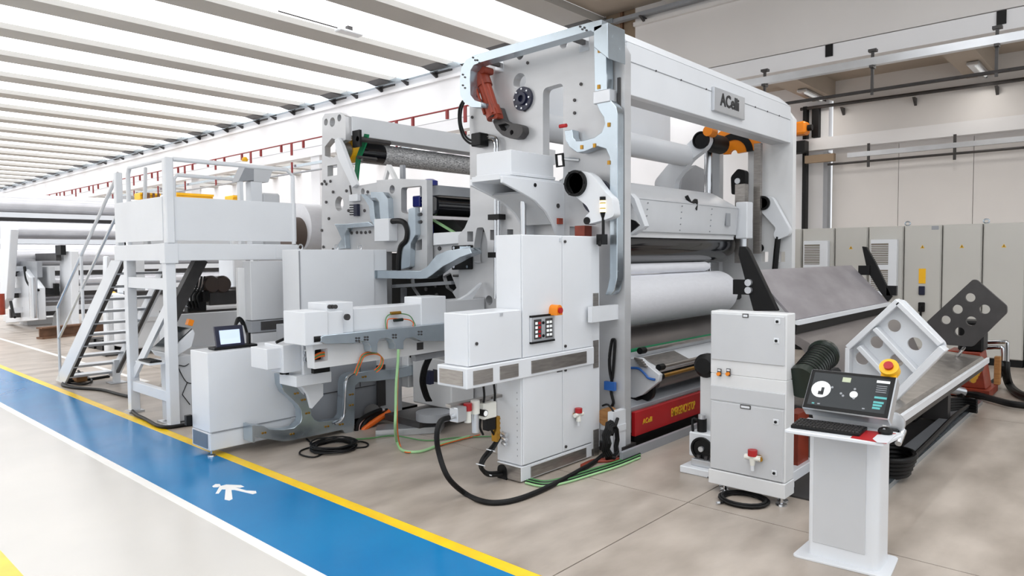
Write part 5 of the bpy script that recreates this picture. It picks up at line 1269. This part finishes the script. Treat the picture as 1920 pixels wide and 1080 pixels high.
# ducts
xd = UX-.07
for pts, nm in (([(690, 360), (698, 361), (710, 375), (714, 395), (715, 418), (700, 422), (650, 430), (650, 445), (640, 455), (628, 465), (640, 470), (652, 462), (658, 444), (665, 434), (720, 428), (720, 412), (720, 395), (718, 376), (708, 362), (698, 354)], 'arched_duct'),
                ([(693, 363), (717, 362), (724, 370), (725, 410), (714, 410), (713, 378), (708, 373), (693, 374)], 'arched_duct')):
    pass
MB().prism('x', rounded(PX([(676, 364), (684, 364), (700, 378), (703, 408), (710, 420), (702, 424), (694, 410), (692, 388), (684, 374)], xd), .01), xd, UX).build('arched_duct', GALV, t, bevel=.003)
MB().prism('x', rounded(PX([(695, 360), (718, 360), (727, 372), (729, 410), (713, 410), (711, 378), (705, 371), (695, 371)], xd), .01), xd, UX).build('arched_duct', GALV, t, bevel=.003)
MB().prism('x', PX([(627, 420), (650, 420), (690, 416), (702, 424), (652, 428), (646, 440), (648, 466), (628, 468), (640, 448), (634, 434)], xd), xd, UX).build('lower_duct', GALV, t, bevel=.003)
MB().prism('x', rounded(PX([(766, 392), (778, 388), (779, 440), (770, 456), (768, 500), (752, 505), (752, 470), (764, 448)], xd), .01), xd, UX-.002).build('vertical_duct', GALV, t, bevel=.003)
MB().tube([Xp(u, v, xd) for u, v in ((722, 417), (745, 414), (758, 418), (764, 432), (762, 450), (752, 462), (748, 485), (747, 507))], .03, 8, sm=4).build('black_conduit', RUBBER, t)
q0, q1 = Xp(701, 411, UX-.12), Xp(729, 452, UX-.12)
B((UX-.12, q1.y, q1.z), (UX, q0.y, q0.z)).build('junction_box', WHITE, t, bevel=.005)
q0, q1 = Xp(664, 383, UX-.03), Xp(671, 405, UX-.03)
B((UX-.04, q1.y, q1.z), (UX, q0.y, q0.z)).build('blue_terminal', NAVY, t)
for k in range(5):
    z = q0.z-(q0.z-q1.z)*(k+.3)/5; MB().cyl((UX-.02, q0.y, z), (UX-.05, q0.y+.06, z), .006, 6).build('wire', RUBBER, t)
q0, q1 = Xp(655, 365, UX-.04), Xp(671, 377, UX-.04); B((UX-.05, q1.y, q1.z), (UX, q0.y, q0.z)).build('valve', WHITE, t, bevel=.006)
MB().tube([Xp(656, 348, UX-.04), Xp(659, 365, UX-.04)], .01).build('lever', DARKG, t)
bolts_x(PX([(625, 360), (650, 358), (617, 410), (612, 379), (604, 345), (612, 345), (620, 340), (609, 340), (654, 395), (684, 395), (733, 395), (690, 360), (704, 397), (604, 432), (607, 463), (625, 468), (680, 300), (650, 436), (660, 437), (670, 436), (678, 436), (686, 436), (694, 435), (783, 402), (790, 402), (783, 416), (790, 416)], UX), UX, .018, .012).build('bolt_heads', DARKG, t, kind='stuff')
# cross beam
za, zb_ = 3.21, 3.03
MB().prism('x', [(6.86, 3.00), (7.12, 3.00), (7.12, 3.225), (6.86, 3.225)], 4.84, 8.6).build('cross_beam', WHITE, t, bevel=.006)
q = Xp(651, 255, UX); B((UX+.08, 6.72, 2.86), (UX+.11, 6.86, 3.05)).build('black_bracket', BLACK, t)
MB().cyl((4.84, 6.76, 2.95), (5.3, 6.76, 2.95), .03, 12).build('spindle', DARKG, t)
MB().cyl((4.84, 6.76, 2.74), (5.1, 6.76, 2.74), .022, 12).build('spindle', DARKG, t)
MB().prism('x', [(7.0, 0), (7.3, 0), (7.3, 3.2), (7.0, 3.2)], 8.6, 8.7).build('side_plate', MACH, t)
t = thing('fibre_roll', (6.3, 7.0, 2.85), 'grey fibrous roll with a black end, yellow collar and green strap below the cross beam', 'roll')
yr, zr_ = 7.1, 2.86
MB().cyl((5.42, yr, zr_), (8.55, yr, zr_), .125, 32).build('fibre_cover', FIBRE, t)
MB().cyl((5.02, yr, zr_), (5.42, yr, zr_), .128, 32).build('black_sleeve', SHINY, t)
MB().lathe((4.94, yr, zr_), (1, 0, 0), [(0, .12), (.08, .14), (.08, .1)], 32).build('yellow_collar', YELLOW, t)
MB().cyl((4.84, yr, zr_), (4.96, yr, zr_), .10, 24).build('steel_neck', STEEL, t)
MB().prism('x', PX([(685, 251), (692, 252), (690, 264), (676, 298), (671, 345), (665, 338), (669, 296), (682, 262)], 4.98), 4.965, 4.985).build('green_strap', GREEN, t)
# white parent roll behind
t = thing('parent_roll', (6, 8.2, 1.9), 'white parent roll with a brown core between platform and unwind stand', 'paper roll')
MB().lathe((4.95, 8.25, 1.98), (1, 0, 0), [(0, .1), (0, .32), (3.2, .32), (3.2, .1)], 48).build('wound_paper', PAPER, t)
MB().lathe((4.78, 8.25, 1.90), (1, 0, 0), [(0, .02), (0, .22), (.17, .22)], 36).build('brown_core', mat('brown_core_board', (96, 82, 74), .6), t)
B((5.3, 8.05, 0), (5.5, 8.45, 1.68)).build('roll_stand', GREYP, t)
# items between unwind stand and gantry
t = thing('blue_gearmotor', (5.0, 5.5, 2.0), 'dark blue ribbed gearmotor right of the open frame of the unwind stand', 'motor')
q0, q1 = Xp(800, 352, 5.0), Xp(813, 405, 5.0)
MB().lathe((5.0, (q0.y+q1.y)/2, (q0.z+q1.z)/2+.1), (0, 0, -1), [(-.14, .04), (-.12, .085), (.05, .085), (.05, .07), (.16, .07), (.16, .04)], 22).build('motor', BLUEP, t)
B((4.94, (q0.y+q1.y)/2-.05, 1.75), (5.08, (q0.y+q1.y)/2+.12, 1.95)).build('gear_case', BLUEP, t, bevel=.02)
q = Xp(785, 378, 5.0); B((4.95, q.y-.07, q.z-.06), (5.05, q.y+.05, q.z+.06)).build('terminal_box', BLUEP, t, bevel=.01)
for k in range(6):
    MB().lathe((5.0, (q0.y+q1.y)/2, (q0.z+q1.z)/2+.17-.035*k), (0, 0, -1), [(0, .095), (.012, .095)], 22).build('fin', NAVY, t)
t = thing('dark_calender_roll', (6.2, 5.3, 1.9), 'black roll with a grey guard between unwind stand and gantry', 'roll')
MB().cyl((4.9, 5.55, 2.12), (8.3, 5.55, 2.12), .10, 28).build('roll_body', SHINY, t)
B((4.9, 5.45, 2.23), (8.3, 5.75, 2.33)).build('guard', MIDG, t)
B((4.9, 5.75, 1.4), (8.3, 5.85, 2.0)).build('rear_guard', BLACK, t)
t = thing('web_conveyor', (5.5, 5.2, 1.7), 'dark sloping conveyor bed with a pale green edge behind the lower frame', 'conveyor')
a = [Xp(u, v, 5.0) for u, v in ((805, 412), (850, 412), (872, 434), (812, 440))]
MB().prism('x', [(p.y, p.z) for p in a], 5.0, 6.6).build('belt_bed', BLACK, t)
MB().bar(Xp(812, 412, 4.98), Xp(852, 436, 4.98), .03, .02).build('green_edge', LTGREEN, t)
t = g
lx = 4.86
ol = [(812, 440), (870, 436), (935, 434), (935, 690), (845, 690), (845, 604), (815, 590), (790, 566), (772, 540), (768, 505), (792, 470), (812, 462)]
B((5.2, 5.2, .55), (5.25, 7.0, 1.64)).build('shade_backing', BLACK, t)  # black sheet giving the open recess its shade
MB().bar(Xp(735, 537, lx), Xp(850, 530, lx), .06, .035).build('ledge_bar', MIDG, t)
MB().bar(Xp(757, 540, lx+.1), Xp(757, 610, lx+.1), .05, .05, (0, 1, 0)).build('inner_post', MIDG, t)
MB().tube([Xp(u, v, lx+.15) for u, v in ((790, 575), (800, 560), (812, 566), (830, 572))], .02, sm=4).build('inner_hose', DARKG, t)
hh = [rounded(PX([(775, 472), (791, 470), (791, 486), (775, 487)], lx), .01), rounded(PX([(833, 505), (845, 512), (850, 525), (856, 540), (848, 548), (836, 540), (830, 520)], lx), .01)]
MB().prism('x', PX(ol, lx), lx, lx+.05, hh).build('lower_plate', MACH, t, bevel=.004)
B((5.5, 4.3, .05), (5.56, 6.3, 1.75)).build('shade_plate', MIDG, t)  # mid grey plate added so the recess behind reads shaded
B((4.95, 4.95, .05), (5.5, 5.0, 1.2)).build('inner_web', DARKG, t)
MB().prism('x', PX([(812, 437), (868, 434), (870, 456), (812, 460)], lx-.05), lx-.05, lx).build('top_block', WHITE, t, bevel=.005)
bolts_x(PX([(825, 466), (805, 466), (840, 455), (866, 448), (800, 542), (820, 553), (866, 524), (894, 506), (907, 506), (867, 537), (882, 538), (882, 548), (895, 532), (907, 533), (818, 535)], lx), lx, .022, .015).build('bolt_heads', DARKG, t, kind='stuff')
q0, q1 = Xp(890, 512, lx), Xp(930, 522, lx)
B((lx-.08, q1.y, q1.z), (lx, q0.y-.06, q0.z)).build('actuator', GALV, t); B((lx-.09, q0.y-.08, q1.z-.03), (lx, q0.y, q0.z+.03)).build('actuator_end', BLACK, t)
MB().tube([Xp(850, 517, lx-.02), Xp(892, 517, lx-.02)], .012).build('rod', DARKG, t)

# ================================================================== CARRIAGE BOX, BRACKET AND PISTON ON THE GANTRY SIDE
t = thing('carriage_box', (4.5, 3.9, 2.2), 'white two-tier carriage box with a curved bracket above the control cabinet', 'machine box')
xq_ = 4.40
yf = Xp(1038, 305, GX).y; xq_ = Yp(958, 305, yf).x
a = Xp(893, 282, xq_)
B((xq_, yf, Xp(950, 327, xq_).z), (GX, a.y, Xp(958, 280, xq_).z)).build('upper_box', WHITE, t, bevel=.004)
zc = Xp(940, 327, xq_).z
B((xq_-.015, yf-.02, zc-.015), (GX, a.y, zc+.01)).build('box_flange', WHITE, t, bevel=.003)
B((xq_+.06, yf-.01, zc-.05), (GX, yf+.04, zc-.015)).build('dark_gap', BLACK, t)
# bracket: side cheek (faces -Y) with an arc, top plate and web
yk = Xp(1058, 400, GX).y
ck = [(943, 330), (1062, 345), (1062, 442), (1046, 442), (1038, 420), (1024, 396), (1004, 376), (980, 362), (943, 342)]
def ckx(pts, y): return [(Yp(u, v, y).x, Yp(u, v, y).z) for u, v in pts]
MB().prism('y', ckx(ck, yk), yk, yk+.03).build('bracket_cheek', WHITE, t, bevel=.004)
ck2 = ckx(ck, yk)
MB().prism('y', ck2, yk+.34, yk+.37).build('bracket_cheek', WHITE, t, bevel=.004)
xs2 = [p[0] for p in ck2]
B((min(xs2), yk+.03, zc-.07), (GX, yk+.34, zc-.03)).build('bracket_top', WHITE, t)
MB().prism('y', [ck2[7], ck2[6], ck2[5], ck2[4], (ck2[4][0]+.03, ck2[4][1]), (ck2[5][0]+.03, ck2[5][1]), (ck2[6][0]+.03, ck2[6][1]+.02), (ck2[7][0]+.03, ck2[7][1]+.02)], yk+.03, yk+.34).build('arc_web', GREYP, t)
q = Yp(1003, 347, yk); MB().cyl((q.x, yk, q.z), (q.x, yk-.006, q.z), .016, 12).build('hole_plug', BLACK, t)
q = Yp(1046, 386, yk); MB().cyl((q.x, yk, q.z), (q.x, yk-.006, q.z), .02, 12).build('hole_plug', DARKG, t)
q = Yp(1048, 416, yk); B((q.x-.03, yk-.02, q.z-.02), (q.x+.03, yk, q.z+.03)).build('red_block', CYLRED, t)
q = Yp(981, 400, yk+.15); MB().cyl((q.x, yk+.15, 1.6), (q.x, yk+.15, zc-.07), .025, 16).build('piston_rod', CHROME, t)
q = Yp(925, 320, yk)
# ================================================================== SECOND MACHINE FAR LEFT
t = thing('distant_rewinder', (5.5, 19, 0), 'distant white rewinding machine with stacked grey rolls at the left edge', 'machine')
for y, z, r, x0 in ((21.5, 2.95, .32, 3.8), (20.8, 2.28, .26, 3.9), (20.0, 1.62, .34, 4.4), (19.6, 1.05, .16, 4.5), (20.2, .55, .2, 4.5)):
    MB().cyl((x0, y, z), (12, y, z), r, 28).build('roll', mat('satin_roll', (206, 206, 210), .25, .5) if 'satin_roll' not in MATS else MATS['satin_roll'], t)
for y, z in ((21.0, 2.62), (20.3, 1.95), (19.5, 1.3), (19.4, .80), (19.3, .35)):
    B((4.2, y+.1, z-.10), (12, y+.2, z+.10)).build('cross_beam', DARKG, t)  # dark bars put in as the shade under and between the rolls
    B((4.2, y-.1, z+.02), (12, y-.02, z+.14)).build('cross_beam', WHITE, t)
def plateb(x, pts, m=WHITE, nm='frame_plate', th=.15): MB().prism('x', PX(pts, x), x, x+th).build(nm, m, t, bevel=.01)
plateb(4.95, [(112, 471), (133, 471), (134, 600), (138, 622), (96, 622), (100, 590), (112, 570)])
plateb(4.4, [(15, 520), (45, 505), (70, 540), (72, 600), (10, 606), (20, 560)])
plateb(4.1, [(0, 420), (20, 430), (12, 560), (0, 580)])
for u0, v0, u1, v1, x, m, nm in ((60, 476, 115, 489, 4.9, DARKG, 'rail'), (40, 490, 80, 520, 4.6, MIDG, 'bracket'), (80, 500, 104, 540, 4.8, GREYP, 'housing'), (92, 530, 112, 553, 4.85, BLACK, 'motor'), (113, 460, 124, 478, 4.9, BLACK, 'bearing')):
    a, b_ = Xp(u0, v0, x), Xp(u1, v1, x); B((x-.1, b_.y, b_.z), (x, a.y, a.z)).build(nm, m, t)
for u0, v0, u1, v1, x in ((8, 550, 15, 590, 4.0), (70, 520, 76, 596, 4.4)):
    a, b_ = Xp(u0, v0, x), Xp(u1, v1, x); MB().cyl((x-.1, (a.y+b_.y)/2, a.z), (x-.1, (a.y+b_.y)/2, b_.z), .08, 12).build('ram', CYLRED if u0 < 20 else CHROME, t)
MB().tube([Xp(u, v, 4.4) for u, v in ((46, 500), (50, 525), (60, 540), (72, 544))], .03, 6, sm=4).build('hose', RUBBER, t)
MB().tube([Xp(u, v, 4.1) for u, v in ((20, 565), (24, 585), (28, 595))], .03, 6, sm=3).build('hose', RUBBER, t)
for u0, u1, v in ((38, 95, 607), (8, 55, 602)):
    a, b_ = Zp(u0, v, 0), Zp(u1, v, 0); B((min(a.x, b_.x), min(a.y, b_.y), 0), (max(a.x, b_.x)+.2, max(a.y, b_.y)+.1, .16)).build('base_slab', OFFW, t)
t = thing('steel_girder', (4.6, 17, 0), 'rusty steel girder lying on the floor below the distant machine', 'girder')
a, b_ = Zp(74, 636, 0), Zp(142, 628, 0)
MB().bar((a.x, a.y, .02), (b_.x+.6, b_.y+.1, .02), .2, .04).build('flange', RUST, t)
MB().bar((a.x, a.y, .12), (b_.x+.6, b_.y+.1, .12), .03, .18).build('web', RUST, t)
MB().bar((a.x, a.y, .22), (b_.x+.6, b_.y+.1, .22), .2, .03).build('flange', RUST, t)
# white pedestals and posts seen through the stairs
def ped(u0, u1, vt, vb, lab, nm='white_pedestal', m=WHITE, d=.5, extra=None):
    a = Zp(u0, vb, 0); b_ = Yp(u1, vb, a.y); h = Yp((u0+u1)/2, vt, a.y).z
    t = thing(nm, (a.x, a.y, 0), lab, 'pedestal')
    B((a.x, a.y, .05), (b_.x, a.y+d, h*.62)).build('lower_body', m, t, bevel=.02)
    MB().prism('y', [(a.x, h*.62), (b_.x, h*.62), (a.x*.25+b_.x*.75, h), (a.x*.75+b_.x*.25, h)], a.y+.02, a.y+d-.02).build('upper_body', m, t, bevel=.015)
    B((a.x-.05, a.y-.03, 0), (b_.x+.05, a.y+d, .05)).build('foot', DARKG, t)
    return t, a, b_, h
ped(249, 273, 545, 655, 'white tapering pedestal seen between the two left platform posts')
t, a, b_, h = ped(275, 305, 525, 640, 'white pedestal with a small blue sign seen left of the front platform post')
q = Yp(288, 568, a.y-.01); B((q.x-.12, a.y-.012, q.z-.1), (q.x+.12, a.y, q.z+.12)).build('blue_sign', BLUEH, t)
ped(203, 216, 480, 668, 'slim white column seen through the upper stair treads', d=.2)
t, a, b_, h = ped(216, 232, 560, 640, 'white pedestal with a yellow lamp seen through the stair treads', d=.3)
MB().lathe((a.x, a.y+.1, h), (0, 0, 1), [(0, .1), (.1, .1), (.14, .05)], 14).build('yellow_lamp', YELLOW, t)
t = thing('far_floor_blocks', (4, 13, 0), 'low dark blocks on the floor behind the stairs', 'blocks')
for u, v in ((190, 652), (206, 655)):
    q = Zp(u, v, 0); B((q.x-.15, q.y-.1, 0), (q.x+.15, q.y+.2, .18)).build('block', BLACK, t)
MB().bar(Zp(150, 628, .1), Zp(188, 640, .1), .08, .06).build('bar', RUST, t)
# white machine bed further back with ribs
t = thing('rear_machine_bed', (5, 13, 0), 'long white machine bed with rails far behind the platform', 'machine')
B((4.3, 12.4, .1), (9, 13.4, 1.0)).build('bed', WHITE, t, bevel=.02)
B((4.3, 12.35, .55), (9, 12.42, .62)).build('rail', GREYP, t)
B((4.3, 12.3, 1.0), (9, 12.6, 1.06)).build('dark_rail', DARKG, t)
for x in (4.4, 6.2, 8): B((x, 12.6, 1.0), (x+.25, 13.2, 2.4)).build('upright', WHITE, t, bevel=.02)
B((4.4, 12.7, 1.8), (9, 12.9, 2.1)).build('top_beam', WHITE, t, bevel=.01)
# yellow crane girders in the distance
for k, (u0, u1, v0, v1, y, lab) in enumerate(((330, 400, 361, 374, 26, 'yellow crane girder beyond the platform parapet, longest of three'), (262, 301, 361, 376, 30, 'yellow hoist trolley seen left of the platform corner post'), (436, 452, 366, 376, 24, 'short yellow crane end seen beside the slanted control head'))):
    a, b_ = Yp(u0, v0, y), Yp(u1, v1, y)
    t = thing('crane_girder', (a.x, y, b_.z), lab, 'crane')
    B((a.x, y, b_.z), (b_.x, y+.6, a.z)).build('girder', YELLOW, t, bevel=.02)
    B((a.x, y-.05, a.z-.08), (b_.x, y, a.z)).build('top_flange', YELLOW, t)
    for x_ in (a.x+.05, b_.x-.15): B((x_, y+.2, 0), (x_+.1, y+.3, b_.z)).build('leg', WHITE, t)
    if k == 1:
        for i in range(4): B((a.x+(b_.x-a.x)*(.1+.24*i), y-.1, b_.z), (a.x+(b_.x-a.x)*(.2+.24*i), y-.04, a.z)).build('bracket', RUST, t)
t = thing('distant_grey_roof', (8, 30, 2), 'grey boxy unit seen left of the yellow hoist trolley', 'machine box')
a, b_ = Yp(236, 366, 31), Yp(264, 378, 31); B((a.x, 31, b_.z), (b_.x, 31.5, a.z)).build('box', MIDG, t, bevel=.02)
# ================================================================== repeats share a group
for base, grp in {'swing_arm': 'swing arms on the gantry plates', 'ceiling_lamp': 'ceiling lamps of the second bay', 'crane_girder': 'yellow crane parts in the distance',
                  'white_pedestal': 'white pedestals behind the platform', 'cable_coil': 'coils of black cable on the floor'}.items():
    for o in bpy.data.objects:
        if o.parent is None and o.name.split('.')[0] == base: o['group'] = grp
